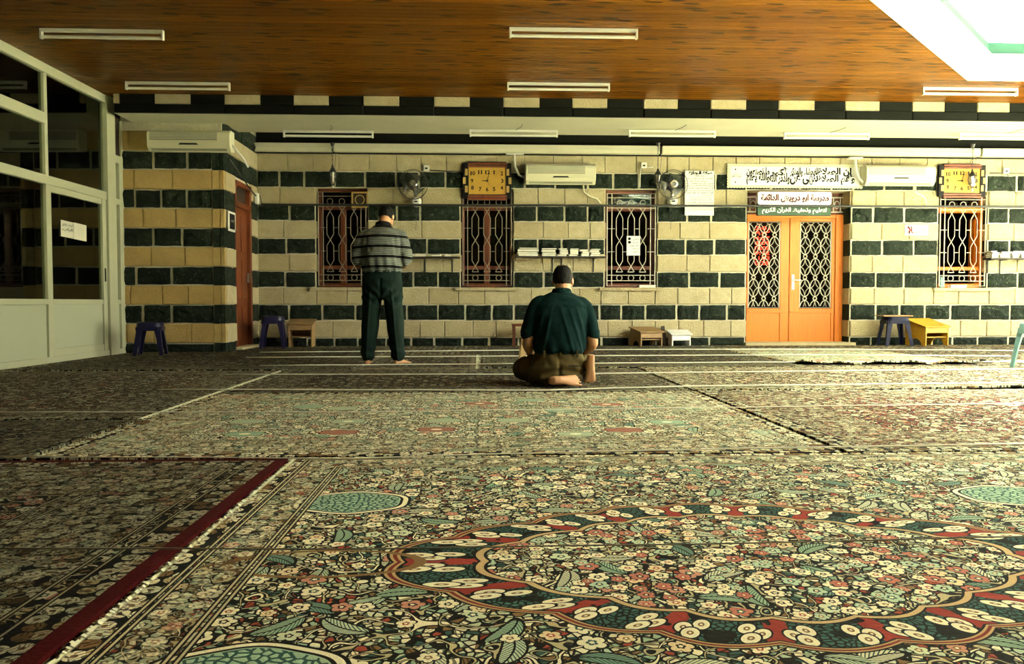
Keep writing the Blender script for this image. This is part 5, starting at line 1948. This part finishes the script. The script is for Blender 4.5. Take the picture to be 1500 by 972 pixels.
# ================================================================== STOOLS, DESKS, RACK
def stool(x, y, h, w, mat, label, rz=0.0, board=None, group='plastic stools'):
    t = thing('stool', label, 'stool', (x, y, 0.0135), rz, group)
    s = w * 0.40
    st = MB()
    prof = []
    for k in range(20):
        a = 2 * PI * k / 20
        c, q = math.cos(a), math.sin(a)
        prof.append((s * math.copysign(abs(c) ** 0.5, c), s * math.copysign(abs(q) ** 0.5, q)))
    rings = [[(p[0] * f, p[1] * f, z) for p in prof] for f, z in ((1.06, h - 0.07), (1.05, h - 0.03), (1.0, h - 0.006), (0.93, h), (0.25, h - 0.006), (0.18, h - 0.012))]
    st.loft(rings, True)
    st.build('seat', mat, t, smooth=True)
    for sx in (-1, 1):
        for sy in (-1, 1):
            lg = MB()
            a0, a1 = s * 0.92, w * 0.5
            def L(f, wd, q):
                cx, cy, z = (a0 + (a1 - a0) * f) * sx, (a0 + (a1 - a0) * f) * sy, (h - 0.05) * (1 - f)
                return [(cx, cy, z), (cx - sx * wd, cy, z), (cx - sx * wd, cy - sy * q, z), (cx - sx * q, cy - sy * q, z), (cx - sx * q, cy - sy * wd, z), (cx, cy - sy * wd, z)]
            lg.loft([L(0, 0.11, 0.012), L(0.12, 0.072, 0.012), L(0.5, 0.056, 0.012), L(1.0, 0.046, 0.012)])
            lg.build('leg', mat, t)
    ap = MB()
    for sx, sy in ((1, 0), (-1, 0), (0, 1), (0, -1)):
        c = s * 1.02
        ap.box((sx * c, sy * c, h - 0.085), (0.012 if sx else 2 * s * 0.8, 0.012 if sy else 2 * s * 0.8, 0.05))
    ap.build('apron', mat, t)
    if board:
        MB().b2(-w * 0.56, w * 0.50, -w * 0.42, w * 0.42, h + 0.001, h + 0.022).build('board', board, t, bevel=0.004)
    return t


def at(px, py):
    return FL(px, py)


def desk(x, y, w, d, hf_, hb, mat, label, rz=0.0, arch=True, dark=None):
    """low reading desk with a sloping lid, front towards -y"""
    t = thing('reading_desk', label, 'desk', (x, y, 0.0135), rz, 'low reading desks by the wall')
    th = 0.016
    for s in (-1, 1):
        X = s * (w / 2 - th / 2)
        poly = [(-d / 2, 0), (-d / 2, hf_), (d / 2, hb), (d / 2, 0)]
        if arch:
            poly += [(d * 0.30, 0)] + [(d * 0.30 * math.cos(a), hf_ * 0.38 * math.sin(a)) for a in [PI * k / 8 for k in range(1, 8)]] + [(-d * 0.30, 0)]
        MB().prism(poly, 'x', X - th / 2, X + th / 2).build('side_panel', mat, t)
    sl = math.atan2(hb - hf_, d)
    o = MB().b2(-w / 2 - 0.025, w / 2 + 0.025, -d / 2 - 0.03, d / 2 + 0.02, 0, 0.016).build('lid', mat, t, bevel=0.003)
    o.rotation_euler = (sl, 0, 0)
    o.location = (0, 0, (hf_ + hb) / 2 + 0.001)
    MB().b2(-w / 2 + th, w / 2 - th, -d / 2 + 0.004, -d / 2 + 0.02, hf_ - 0.085, hf_ - 0.01).build('front_rail', mat, t)
    MB().b2(-w / 2 + th, w / 2 - th, d / 2 - 0.02, d / 2 - 0.006, hf_ * 0.42, hb - 0.02).build('back_panel', mat, t)
    MB().b2(-w / 2 + th, w / 2 - th, -d / 2 + 0.03, d / 2 - 0.03, hf_ * 0.44, hf_ * 0.44 + 0.012).build('inner_shelf', mat, t)
    return t


x, y = at(221, 521)
stool(x, y, 0.42, 0.36, M['violet'], 'dark violet plastic stool against the corner block by the partition', 0.2)
x, y = at(400, 511)
stool(x, 11.65, 0.47, 0.37, M['violet'], 'violet plastic stool in the corner beside the low tan desk', 0.15)
x0 = W(419, 508, 11.9)[0]
x1 = W(458, 508, 11.9)[0]
desk((x0 + x1) / 2 + 0.02, 12.0, x1 - x0 - 0.05, 0.34, 0.34, 0.40, M['tan_wood'], 'low tan wooden desk beside the violet stool in the corner', 0.06, False)
x0, x1 = W(931, 505, 12.0)[0], W(966, 505, 12.0)[0]
desk((x0 + x1) / 2, 12.1, x1 - x0, 0.34, 0.21, 0.27, M['tan_wood'], 'low worn desk under the open dark window', 0.30)
x0, x1 = W(982, 503, 12.15)[0], W(1009, 503, 12.15)[0]
desk((x0 + x1) / 2, 12.18, x1 - x0, 0.26, 0.17, 0.22, M['sign_white'], 'tiny white low stand right of the worn desk under the window', 0.02, False)
o = MB().box((0, 0, 0.15), (0.22, 0.014, 0.30), Matrix.Rotation(-0.16, 3, 'X')).build('leaning_board', M['dark_wood'], None)
xx = W(972.5, 503, 12.25)[0]
o.location = (xx, 12.24, 0.013)
o.rotation_euler = (0, 0, 1.15)
tag(o, 'thin dark board leaning between the worn desk and the white stand', 'board')
x0, x1 = W(1291, 503, 12.0)[0], W(1331, 503, 12.0)[0]
stool((x0 + x1) / 2, 12.02, 0.45, x1 - x0 - 0.02, M['navy'], 'navy plastic stool with a red brown board on top near the yellow desk', -0.12, M['tan_wood'])
x0, x1 = W(1343, 503, 11.95)[0], W(1386, 503, 11.95)[0]
desk((x0 + x1) / 2 - 0.02, 12.05, x1 - x0 - 0.04, 0.42, 0.285, 0.40, M['yellow_wood'], 'yellow varnished reading desk with a sloping lid under the right window', 0.22)
# low table against the wall, half hidden by the kneeling man
x0 = W(748, 505, 12.0)[0]
t = thing('low_table', 'low brown table against the wall beside the kneeling man', 'table', (x0 + 0.32, 12.0, 0.012))
MB().b2(-0.30, 0.30, -0.16, 0.16, 0.31, 0.345).build('tabletop', M['brown_wood'], t, bevel=0.004)
for sx in (-1, 1):
    for sy in (-1, 1):
        MB().b2(sx * 0.27 - 0.018, sx * 0.27 + 0.018, sy * 0.13 - 0.018, sy * 0.13 + 0.018, 0, 0.31).build('leg', M['brown_wood'], t)
x, y = at(761, 541)
stool(x + 0.16, y + 0.15, 0.45, 0.33, M['tan_plastic'], 'tan plastic stool mostly hidden behind the kneeling man', 0.0)
x, y = at(1488, 543)
stool(x + 0.34, y + 0.14, 0.46, 0.36, M['teal'], 'pale teal plastic stool cut by the right edge', 0.1)
# wooden rack in the dark room behind the glass
p = pa + pdir * 0.30 - pnor * 0.42
t = thing('wooden_rack', 'rough wooden rack standing in the dark room behind the glass', 'rack', (p.x, p.y, 0.002), pang)
for sx in (-1, 1):
    for sy in (-1, 1):
        MB().b2(sx * 0.5 - 0.035, sx * 0.5 + 0.035, sy * 0.25 - 0.03, sy * 0.25 + 0.03, 0, 1.15).build('post', M['tan_wood'], t)
for z in (0.35, 0.78, 1.12):
    MB().b2(-0.55, 0.55, -0.28, 0.28, z, z + 0.03).build('shelf_board', M['tan_wood'], t)

# ================================================================== PEOPLE
def fuse(mb, voxel, smooth=6, fold=None):
    """weld overlapping volumes into one continuous skin"""
    me = mb.mesh('rough')
    o = link('rough', me)
    r = o.modifiers.new('remesh', 'REMESH')
    r.mode = 'VOXEL'
    r.voxel_size = voxel
    s = o.modifiers.new('smooth', 'SMOOTH')
    s.factor = 0.5
    s.iterations = smooth
    bpy.context.view_layer.update()
    out = bpy.data.meshes.new_from_object(o.evaluated_get(bpy.context.evaluated_depsgraph_get()))
    bpy.data.objects.remove(o)
    if fold:
        n = len(out.vertices)
        co = np.empty(n * 3, dtype=np.float32)
        no = np.empty(n * 3, dtype=np.float32)
        out.vertices.foreach_get('co', co)
        out.vertices.foreach_get('normal', no)
        co = co.reshape(-1, 3)
        no = no.reshape(-1, 3)
        d = np.array([fold(Vector(p)) for p in co], dtype=np.float32)
        co += no * d[:, None]
        out.vertices.foreach_set('co', co.ravel())
    out.polygons.foreach_set('use_smooth', [True] * len(out.polygons))
    out.update()
    return out


def put(me, name, mat, parent, label=None):
    me.materials.clear()
    me.materials.append(mat)
    o = link(name, me, parent)
    if label:
        o['label'] = label
    return o


def ring(c, rx, ry, n=24, p=2.3, tilt=0.0):
    """horizontal super-ellipse, tipped about the x axis by tilt"""
    out = []
    for k in range(n):
        a = 2 * PI * k / n
        q, s = math.cos(a), math.sin(a)
        x = rx * math.copysign(abs(q) ** (2 / p), q)
        y = ry * math.copysign(abs(s) ** (2 / p), s)
        out.append((c[0] + x, c[1] + y * math.cos(tilt), c[2] + y * math.sin(tilt)))
    return out


def spl(pts, n):
    """smooth path with interpolated radii: pts are (x, y, z, r) or (x, y, z, ra, rb)"""
    P = [np.array(p, dtype=float) for p in pts]
    out = []
    for i in range(len(P) - 1):
        p0, p1, p2, p3 = P[max(i - 1, 0)], P[i], P[i + 1], P[min(i + 2, len(P) - 1)]
        for k in range(n):
            t = k / n
            out.append(0.5 * ((2 * p1) + (-p0 + p2) * t + (2 * p0 - 5 * p1 + 4 * p2 - p3) * t * t + (-p0 + 3 * p1 - 3 * p2 + p3) * t ** 3))
    out.append(P[-1])
    return out


def limb(mb, pts, n=4, seg=16):
    q = spl(pts, n)
    mb.tube([p[:3] for p in q], [tuple(p[3:]) if len(p) > 4 else float(p[3]) for p in q], seg)
    for p in (q[0], q[-1]):
        r = float(p[3])
        mb.ell(p[:3], (r * 0.96,) * 3, None, 12, 8)
    return mb


def head_parts(mb, Mx):
    """neck, skull, face and ears facing +y; the pivot is at the base of the skull"""
    def E(c, r, rot=None):
        R = Mx.to_3x3() @ (rot if rot is not None else Matrix.Identity(3))
        mb.ell(Mx @ Vector(c), r, R, 20, 14)
    E((0, -0.012, 0.105), (0.076, 0.098, 0.100))
    E((0, 0.020, 0.085), (0.071, 0.078, 0.090))
    E((0, 0.040, 0.030), (0.056, 0.056, 0.058))
    E((0, 0.078, -0.010), (0.026, 0.020, 0.018))
    E((0, 0.082, 0.118), (0.054, 0.016, 0.013))
    for s in (-1, 1):
        E((s * 0.046, 0.066, 0.062), (0.024, 0.020, 0.020))
        E((s * 0.055, 0.020, 0.005), (0.016, 0.034, 0.020))
        E((s * 0.079, -0.012, 0.072), (0.009, 0.020, 0.033), Matrix.Rotation(s * -0.25, 3, 'Z'))
        E((s * 0.078, -0.006, 0.047), (0.009, 0.011, 0.012))
        E((s * 0.013, 0.103, 0.050), (0.010, 0.011, 0.008))
    nose = MB().tube([(0, 0.092, 0.105), (0, 0.104, 0.080), (0, 0.114, 0.056)], [(0.008, 0.010), (0.010, 0.012), (0.014, 0.012)], 10)
    nose.xf(Mx)
    mb.add(nose.v, nose.f)
    E((0, 0.116, 0.054), (0.012, 0.010, 0.010))
    E((0, 0.092, 0.026), (0.023, 0.011, 0.006))
    E((0, 0.090, 0.014), (0.020, 0.011, 0.007))


def hair_cap(Mx, bald=0.0, seed=3):
    nu, nv = 56, 40
    V, keep = [], []
    C = Vector((0, -0.012, 0.105))
    for i in range(nv + 1):
        th = PI * i / nv
        for j in range(nu):
            ph = 2 * PI * j / nu
            d = Vector((math.sin(th) * math.cos(ph), math.sin(th) * math.sin(ph), math.cos(th)))
            nz = mn.noise(d * 6 + Vector((seed, 0, 0))) * 0.0035 + mn.noise(d * 19) * 0.002
            p = C + Vector((d.x * (0.081 + nz), d.y * (0.103 + nz), d.z * (0.106 + nz)))
            # hairline: low at the nape, over the ears, high on the brow
            if p.y < -0.045:
                line = 0.022
            elif p.y < 0.012:
                line = 0.022 + (p.y + 0.045) / 0.057 * 0.068
            else:
                line = 0.088 + (p.y - 0.012) / 0.08 * 0.095
            k = p.z > line + mn.noise(p * 60) * 0.006
            if bald and (Vector((p.x, p.y + 0.045, p.z - 0.195)).length < bald):
                k = False
            V.append(Mx @ p)
            keep.append(k)
    fs_ = []
    for i in range(nv):
        for j in range(nu):
            q = (i * nu + j, (i + 1) * nu + j, (i + 1) * nu + (j + 1) % nu, i * nu + (j + 1) % nu)
            if all(keep[a] for a in q):
                fs_.append(q)
    me = MB().add(V, fs_).mesh('hair', 2)
    bm = bmesh.new()
    bm.from_mesh(me)
    bmesh.ops.delete(bm, geom=[v for v in bm.verts if not v.link_faces], context='VERTS')
    bmesh.ops.remove_doubles(bm, verts=bm.verts, dist=1e-5)
    bm.to_mesh(me)
    bm.free()
    return me


def hand(mb, Mx, side, curl=0.6):
    """palm with four bent fingers and a thumb; wrist at the origin, fingers along +y, back of the hand up"""
    def T(p):
        return Mx @ Vector(p)
    palm = MB()
    rings = []
    for y, w, h in ((-0.02, 0.027, 0.020), (0.0, 0.028, 0.019), (0.03, 0.036, 0.017), (0.06, 0.041, 0.015), (0.088, 0.042, 0.012), (0.096, 0.036, 0.009)):
        rings.append([(w * math.cos(2 * PI * k / 14), y, h * math.sin(2 * PI * k / 14)) for k in range(14)])
    palm.loft(rings)
    palm.xf(Mx)
    mb.add(palm.v, palm.f)
    for x, L, c in ((-0.0315, 0.062, 1.08), (-0.0105, 0.074, 1.0), (0.0105, 0.080, 0.96), (0.0320, 0.070, 0.92)):
        x *= side
        pts = [(x * 0.85, 0.075, -0.001)]
        a = 0.12
        p = Vector((x * 0.98, 0.092, 0.0))
        pts.append(tuple(p))
        for k, f in enumerate((0.45, 0.31, 0.24)):
            a += curl * c * (0.55 if k == 0 else 0.62)
            p = p + Vector((x * 0.10 * f, math.cos(a) * L * f, -math.sin(a) * L * f))
            pts.append(tuple(p))
        mb.tube([T(q) for q in pts], [0.0088, 0.0086, 0.0082, 0.0075, 0.0060], 10)
        mb.ell(T(pts[-1]), (0.0062,) * 3, None, 8, 6)
    th = [(0.020 * side, 0.015, -0.004), (0.042 * side, 0.036, -0.012), (0.052 * side, 0.062, -0.020), (0.050 * side, 0.084, -0.026)]
    mb.tube([T(q) for q in th], [0.015, 0.0125, 0.0105, 0.0080], 10)
    mb.ell(T(th[-1]), (0.0082,) * 3, None, 8, 6)


def foot(mb, Mx, side, bend=0.0):
    """bare foot: ankle above the origin, toes along +y, sole at z = 0; bend lifts the heel over the ball"""
    rings = []
    for y, w, h, x in ((-0.055, 0.020, 0.030, 0), (-0.045, 0.029, 0.048, 0), (-0.015, 0.034, 0.068, 0), (0.03, 0.034, 0.068, 0.0), (0.075, 0.036, 0.052, 0.002), (0.115, 0.042, 0.038, 0.002), (0.150, 0.046, 0.027, 0.0), (0.172, 0.043, 0.020, 0.0)):
        rings.append([(x * side + w * math.cos(2 * PI * k / 16), y, max(0.002, h / 2 + h / 2 * math.sin(2 * PI * k / 16))) for k in range(16)])
    f = MB().loft(rings)
    for x, L, r in ((-0.031, 0.048, 0.0125), (-0.009, 0.046, 0.0090), (0.008, 0.040, 0.0085), (0.023, 0.034, 0.0080), (0.036, 0.026, 0.0078)):
        X = x * side * 1.15
        r *= 0.86
        y0 = 0.160 - max(0, x) * 0.5
        pts = [(X * 0.95, y0, 0.012), (X, y0 + L * 0.6, 0.0115), (X * 1.02, y0 + L, 0.009)]
        if bend:
            pts = [(X * 0.95, y0, 0.012), (X, y0 + L * 0.4, 0.014), (X * 1.02, y0 + L * 0.6, 0.014 + L * 0.55)]
        f.tube(pts, [r, r, r * 0.8], 10)
        f.ell(pts[-1], (r * 0.82,) * 3, None, 8, 6)
    f.xf(Mx)
    mb.add(f.v, f.f)


def cloth_mat(name, c, rough=0.85, var=0.2, bump=0.25):
    m = Mat(name, rough, 0.06)
    co = m.co('Object')
    n = m.noise(co, 9, 4)
    m.set('Base Color', m.mix(n, tuple(x * (1 - var) for x in c), tuple(x * (1 + var) for x in c)))
    m.bump(m.noise(co, 28, 4, 0.6), bump, 0.012)
    return m


def striped_shirt():
    m = Mat('striped_polo_cotton', 0.9, 0.06)
    co = m.co('Object')
    x, y, z = m.sep(co)
    n = m.noise(co, 6, 3)
    zz_ = z + (n - 0.5) * 0.012 + x * x * 0.16
    ph = ((zz_ - 1.033) / 0.1075).fract()
    c = m.mix(m.noise(co, 45, 3), (0.050, 0.062, 0.056), (0.095, 0.11, 0.095))
    thin = (ph * 6.0).fract()
    c = m.mix(thin.gt(0.80) * ph.gt(0.28), c, (0.30, 0.31, 0.25))
    c = m.mix(ph.lt(0.27), c, (0.005, 0.005, 0.005))
    c = m.mix((ph - 0.135).abs().lt(0.012), c, (0.02, 0.022, 0.02))
    m.set('Base Color', c)
    m.bump(m.noise(co, 26, 4, 0.6), 0.3, 0.012)
    return m.m


def folds(amp, f, seed, extra=None):
    sv = Vector((seed * 3.1, seed * 1.7, seed))

    def fn(p):
        q = Vector((p.x * f[0], p.y * f[1], p.z * f[2])) + sv
        d = (mn.noise(q) * 0.65 + mn.noise(q * 2.1) * 0.35)
        d = (abs(d) * 1.6 - 0.35) * amp
        if extra:
            d += extra(p)
        return d
    return fn


# ------------------------------------------------------------------ the standing man
sx_, sy_ = W(560, 400, 8.50)[0], 8.50
man = thing('person', 'standing man in grey striped polo and dark green trousers, head bowed', 'person', (sx_, sy_, 0.014), -0.03)
hM = Matrix.Translation((0.030, 0.075, 1.520)) @ Matrix.Rotation(-0.46, 4, 'X') @ Matrix.Rotation(-0.10, 4, 'Z')
b = MB()
# trunk under the clothes
b.loft([ring((0, 0.0, 0.80), 0.145, 0.10), ring((0, 0.0, 0.92), 0.160, 0.115), ring((0, 0.0, 1.04), 0.150, 0.110), ring((0, 0.0, 1.18), 0.155, 0.105), ring((0, -0.01, 1.32), 0.165, 0.105), ring((0, -0.01, 1.42), 0.150, 0.085), ring((0.005, 0.005, 1.475), 0.075, 0.065)])
limb(b, [(0.006, -0.005, 1.42, 0.066), (0.014, 0.020, 1.50, 0.060), (0.024, 0.062, 1.575, 0.060)])
head_parts(b, hM)
for s in (-1, 1):
    limb(b, [(s * 0.165, -0.005, 1.395, 0.052), (s * 0.215, -0.02, 1.28, 0.045), (s * 0.240, -0.01, 1.135, 0.041), (s * 0.235, 0.04, 1.085, 0.042), (s * 0.150, 0.165, 1.055, 0.034), (s * 0.085, 0.225, 1.055, 0.027)])
    Mh = Matrix.Translation((s * 0.080, 0.225 + (0.012 if s > 0 else 0.0), 1.055 + (0.022 if s > 0 else 0.0))) @ Matrix.Rotation(s * 1.25, 4, 'Z') @ Matrix.Rotation(s * 1.1, 4, 'Y')
    hand(b, Mh, -s, 0.5)
    limb(b, [(s * 0.085, 0.0, 0.86, 0.085), (s * 0.110, 0.005, 0.66, 0.070), (s * 0.135, 0.0, 0.48, 0.052), (s * 0.150, -0.012, 0.32, 0.050), (s * 0.160, -0.01, 0.12, 0.036), (s * 0.163, -0.005, 0.05, 0.036)])
    foot(b, Matrix.Translation((s * 0.163, 0.0, 0.0)) @ Matrix.Rotation(-s * (0.62 if s > 0 else 0.12), 4, 'Z'), s)
put(fuse(b, 0.0045, 3), 'body', M['skin'], man)
put(hair_cap(hM, 0.0, 3), 'hair', M['hair'], man)
for s in (-1, 1):
    MB().ell(hM @ Vector((s * 0.030, 0.083, 0.088)), (0.0115,) * 3, None, 12, 8).build('eye', M['white_enamel'], man, smooth=2)
# trousers
tr = MB()
tr.loft([ring((0, 0.0, 0.70), 0.185, 0.125), ring((0, -0.005, 0.80), 0.215, 0.150), ring((0, -0.005, 0.88), 0.218, 0.155), ring((0, 0.0, 0.95), 0.205, 0.145), ring((0, 0.0, 1.02), 0.198, 0.138)])
for s in (-1, 1):
    limb(tr, [(s * 0.108, 0.0, 0.84, 0.108, 0.135), (s * 0.116, 0.0, 0.66, 0.102, 0.118), (s * 0.132, 0.0, 0.48, 0.094, 0.105), (s * 0.146, -0.005, 0.30, 0.086, 0.095), (s * 0.158, 0.0, 0.15, 0.076, 0.088), (s * 0.163, 0.01, 0.098, 0.078, 0.092)], 5, 20)


def crease(p):
    s = 1 if p.x > 0 else -1
    cx = s * (0.108 + (0.84 - p.z) * 0.078)
    d = 0.0
    if p.z < 0.80:
        d += 0.010 * math.exp(-((p.x - cx) / 0.012) ** 2)
        d += 0.006 * math.sin(p.z * 60 + p.x * 30) * math.exp(-((p.z - 0.14) / 0.07) ** 2)
    if p.y < 0 and 0.62 < p.z < 0.92:
        d -= 0.018 * math.exp(-(p.x / 0.016) ** 2)                     # seat seam
        d += 0.008 * math.sin((p.z - abs(p.x) * 0.9) * 62) * math.exp(-((p.z - 0.74) / 0.09) ** 2)
    return d


TR = cloth_mat('dark_green_trouser_cloth', (0.007, 0.016, 0.012), 0.7)
put(fuse(tr, 0.008, 5, folds(0.009, (8, 8, 4), 2, crease)), 'trousers', TR.m, man)
for s in (-1, 1):
    MB().b2(s * 0.10 - 0.05, s * 0.10 + 0.05, -0.160, -0.150, 0.885, 0.890).build('pocket', M['black'], man)
    MB().b2(s * 0.09 - 0.006, s * 0.09 + 0.006, -0.150, -0.138, 0.985, 1.035).build('belt_loop', TR.m, man)
# shirt
sh = MB()
sh.loft([ring((0, 0.0, 0.990), 0.205, 0.150), ring((0, -0.005, 1.03), 0.225, 0.168), ring((0, -0.005, 1.10), 0.222, 0.165), ring((0, -0.01, 1.20), 0.222, 0.158), ring((0, -0.02, 1.30), 0.228, 0.152), ring((0, -0.02, 1.38), 0.222, 0.135), ring((0, -0.012, 1.43), 0.185, 0.108), ring((0.004, 0.0, 1.47), 0.115, 0.085), ring((0.008, 0.006, 1.50), 0.080, 0.075)])
for s in (-1, 1):
    limb(sh, [(s * 0.150, -0.012, 1.395, 0.070), (s * 0.205, -0.015, 1.35, 0.076), (s * 0.238, -0.02, 1.24, 0.074), (s * 0.258, -0.01, 1.125, 0.070)], 5, 18)


def shirt_extra(p):
    d = 0.006 * math.sin(p.x * 70 + p.z * 8) * max(0.0, min(1.0, (1.22 - p.z) / 0.15))          # gathers above the belt
    if p.y < 0:
        d -= 0.010 * math.exp(-((abs(p.x) - 0.165 + (p.z - 1.2) * 0.1) / 0.018) ** 2) * (1 if p.z < 1.36 else 0)
    return d


put(fuse(sh, 0.008, 4, folds(0.012, (6, 6, 9), 5, shirt_extra)), 'polo_shirt', striped_shirt(), man)
co = MB()
co.loft([ring((0.008, 0.008, 1.472), 0.092, 0.084, 28, 2.0, -0.15), ring((0.010, 0.010, 1.515), 0.079, 0.077, 28, 2.0, -0.2), ring((0.010, 0.010, 1.522), 0.073, 0.071, 28, 2.0, -0.2), ring((0.008, 0.008, 1.478), 0.076, 0.070, 28, 2.0, -0.15)], caps=False, closed=True)
co.build('collar', M['black'], man, smooth=True)

# ------------------------------------------------------------------ the kneeling man
kx, ky = W(820, 500, 6.30)[0], 6.30
kn = thing('person', 'seated kneeling man in dark teal shirt and khaki trousers, seen from behind', 'person', (kx, ky, 0.014), 0.0)
hM = Matrix.Translation((0.036, 0.095, 0.768)) @ Matrix.Rotation(-0.26, 4, 'X') @ Matrix.Rotation(-0.16, 4, 'Z')
b = MB()
b.loft([ring((-0.02, 0.01, 0.08), 0.15, 0.11), ring((-0.01, 0.0, 0.18), 0.165, 0.125), ring((0, 0.01, 0.30), 0.150, 0.110), ring((0, 0.02, 0.44), 0.160, 0.105), ring((0.005, 0.03, 0.57), 0.170, 0.105), ring((0.01, 0.04, 0.665), 0.150, 0.085), ring((0.015, 0.055, 0.72), 0.072, 0.062)])
limb(b, [(0.016, 0.045, 0.67, 0.066), (0.026, 0.065, 0.75, 0.062), (0.032, 0.085, 0.82, 0.062)])
head_parts(b, hM)
for s in (-1, 1):
    ex = 0.262 if s > 0 else 0.258
    limb(b, [(s * 0.175 + 0.005, 0.03, 0.635, 0.054), (s * 0.225 + 0.005, 0.005, 0.53, 0.050), (s * ex, -0.02, 0.375, 0.044), (s * ex, 0.02, 0.325, 0.044), (s * 0.235, 0.14, 0.275, 0.037), (s * 0.215, 0.235, 0.255, 0.029)])
    Mh = Matrix.Translation((s * 0.213, 0.240, 0.252)) @ Matrix.Rotation(s * 0.10, 4, 'Z') @ Matrix.Rotation(-0.25, 4, 'X')
    hand(b, Mh, -s, 0.32)
# legs: the left one folded flat with its foot under the body, the right one folded with the foot upright on its toes
limb(b, [(-0.12, 0.03, 0.13, 0.085), (-0.22, 0.22, 0.12, 0.076), (-0.28, 0.38, 0.085, 0.050), (-0.22, 0.24, 0.068, 0.046), (-0.10, -0.04, 0.055, 0.045), (-0.02, -0.165, 0.050, 0.036)])
limb(b, [(0.10, 0.03, 0.15, 0.085), (0.18, 0.24, 0.15, 0.076), (0.235, 0.40, 0.088, 0.050), (0.235, 0.24, 0.092, 0.046), (0.228, 0.02, 0.13, 0.044), (0.226, -0.10, 0.170, 0.036)])
Mf = Matrix.Translation((-0.055, -0.185, 0.050)) @ Matrix.Rotation(-1.45, 4, 'Z') @ Matrix.Rotation(1.25, 4, 'Y')
foot(b, Mf, -1)
Mf = Matrix.Translation((0.232, -0.155, 0.200)) @ Matrix.Rotation(-1.30, 4, 'X')
foot(b, Mf, 1, 1.0)
put(fuse(b, 0.0045, 3), 'body', M['skin'], kn)
put(hair_cap(hM, 0.034, 8), 'hair', M['grey_hair'], kn)
for s in (-1, 1):
    MB().ell(hM @ Vector((s * 0.030, 0.083, 0.088)), (0.0115,) * 3, None, 12, 8).build('eye', M['white_enamel'], kn, smooth=2)
tr = MB()
tr.loft([ring((-0.035, 0.0, 0.012), 0.195, 0.120), ring((-0.040, -0.01, 0.07), 0.225, 0.165), ring((-0.030, -0.01, 0.15), 0.222, 0.170), ring((-0.015, -0.005, 0.22), 0.205, 0.155), ring((-0.005, 0.005, 0.30), 0.188, 0.138)])
limb(tr, [(-0.13, 0.02, 0.125, 0.115), (-0.235, 0.20, 0.125, 0.105), (-0.295, 0.40, 0.088, 0.076), (-0.235, 0.22, 0.075, 0.066), (-0.16, 0.02, 0.064, 0.056), (-0.10, -0.09, 0.060, 0.050)], 5, 18)
limb(tr, [(0.10, 0.02, 0.15, 0.112), (0.185, 0.23, 0.155, 0.100), (0.245, 0.43, 0.092, 0.078), (0.238, 0.24, 0.095, 0.068), (0.228, 0.06, 0.130, 0.060), (0.222, -0.05, 0.160, 0.054)], 5, 18)


def seat_extra(p):
    d = 0.0
    if p.y < 0.0 and p.z < 0.27:
        d -= 0.014 * math.exp(-((p.x + 0.02) / 0.016) ** 2)
        d += 0.009 * math.sin(p.z * 75 + abs(p.x) * 22) * math.exp(-((p.z - 0.10) / 0.09) ** 2)
    return d


KH = cloth_mat('khaki_trouser_cloth', (0.060, 0.044, 0.016), 0.85)
put(fuse(tr, 0.008, 4, folds(0.013, (8, 8, 7), 4, seat_extra)), 'trousers', KH.m, kn)
for x in (-0.135, -0.005, 0.125):
    MB().b2(x - 0.008, x + 0.008, -0.152, -0.138, 0.235, 0.288).build('belt_loop', KH.m, kn)
MB().b2(0.05, 0.15, -0.168, -0.158, 0.165, 0.175).build('pocket', M['dark_wood'], kn)
sh = MB()
sh.loft([ring((-0.005, 0.0, 0.262), 0.196, 0.152), ring((0, 0.0, 0.29), 0.208, 0.165), ring((0, 0.0, 0.38), 0.212, 0.162), ring((0, 0.008, 0.48), 0.220, 0.155), ring((0.004, 0.015, 0.57), 0.232, 0.148), ring((0.006, 0.02, 0.645), 0.225, 0.128), ring((0.010, 0.030, 0.700), 0.180, 0.100), ring((0.014, 0.045, 0.737), 0.110, 0.082), ring((0.018, 0.055, 0.750), 0.078, 0.072)])
for s in (-1, 1):
    limb(sh, [(s * 0.150 + 0.005, 0.02, 0.660, 0.064), (s * 0.198 + 0.005, 0.015, 0.625, 0.066), (s * 0.232 + 0.003, 0.0, 0.53, 0.064), (s * 0.264, -0.015, 0.415, 0.062)], 5, 18)


def kshirt(p):
    d = 0.0
    if p.y < 0.05:
        # long slanting pulls from the right shoulder to the waist
        for k, (x0, sl) in enumerate(((0.00, 0.28), (0.07, 0.30), (0.13, 0.26), (-0.08, -0.22), (-0.14, -0.25))):
            xx_ = x0 + (0.60 - p.z) * sl
            d += 0.009 * math.exp(-((p.x - xx_) / 0.013) ** 2) * max(0.0, min(1.0, (0.64 - p.z) / 0.12))
    d += 0.006 * math.sin(p.x * 60) * max(0.0, min(1.0, (0.36 - p.z) / 0.08))
    return d


TE = cloth_mat('dark_teal_cotton', (0.003, 0.014, 0.0135), 0.9)
put(fuse(sh, 0.008, 4, folds(0.010, (6, 6, 6), 9, kshirt)), 'polo_shirt', TE.m, kn)
co = MB()
co.loft([ring((0.018, 0.055, 0.722), 0.090, 0.082, 28, 2.0, -0.12), ring((0.020, 0.058, 0.768), 0.077, 0.075, 28, 2.0, -0.16), ring((0.020, 0.058, 0.775), 0.071, 0.069, 28, 2.0, -0.16), ring((0.018, 0.055, 0.728), 0.076, 0.070, 28, 2.0, -0.12)], caps=False, closed=True)
co.build('collar', TE.m, kn, smooth=True)
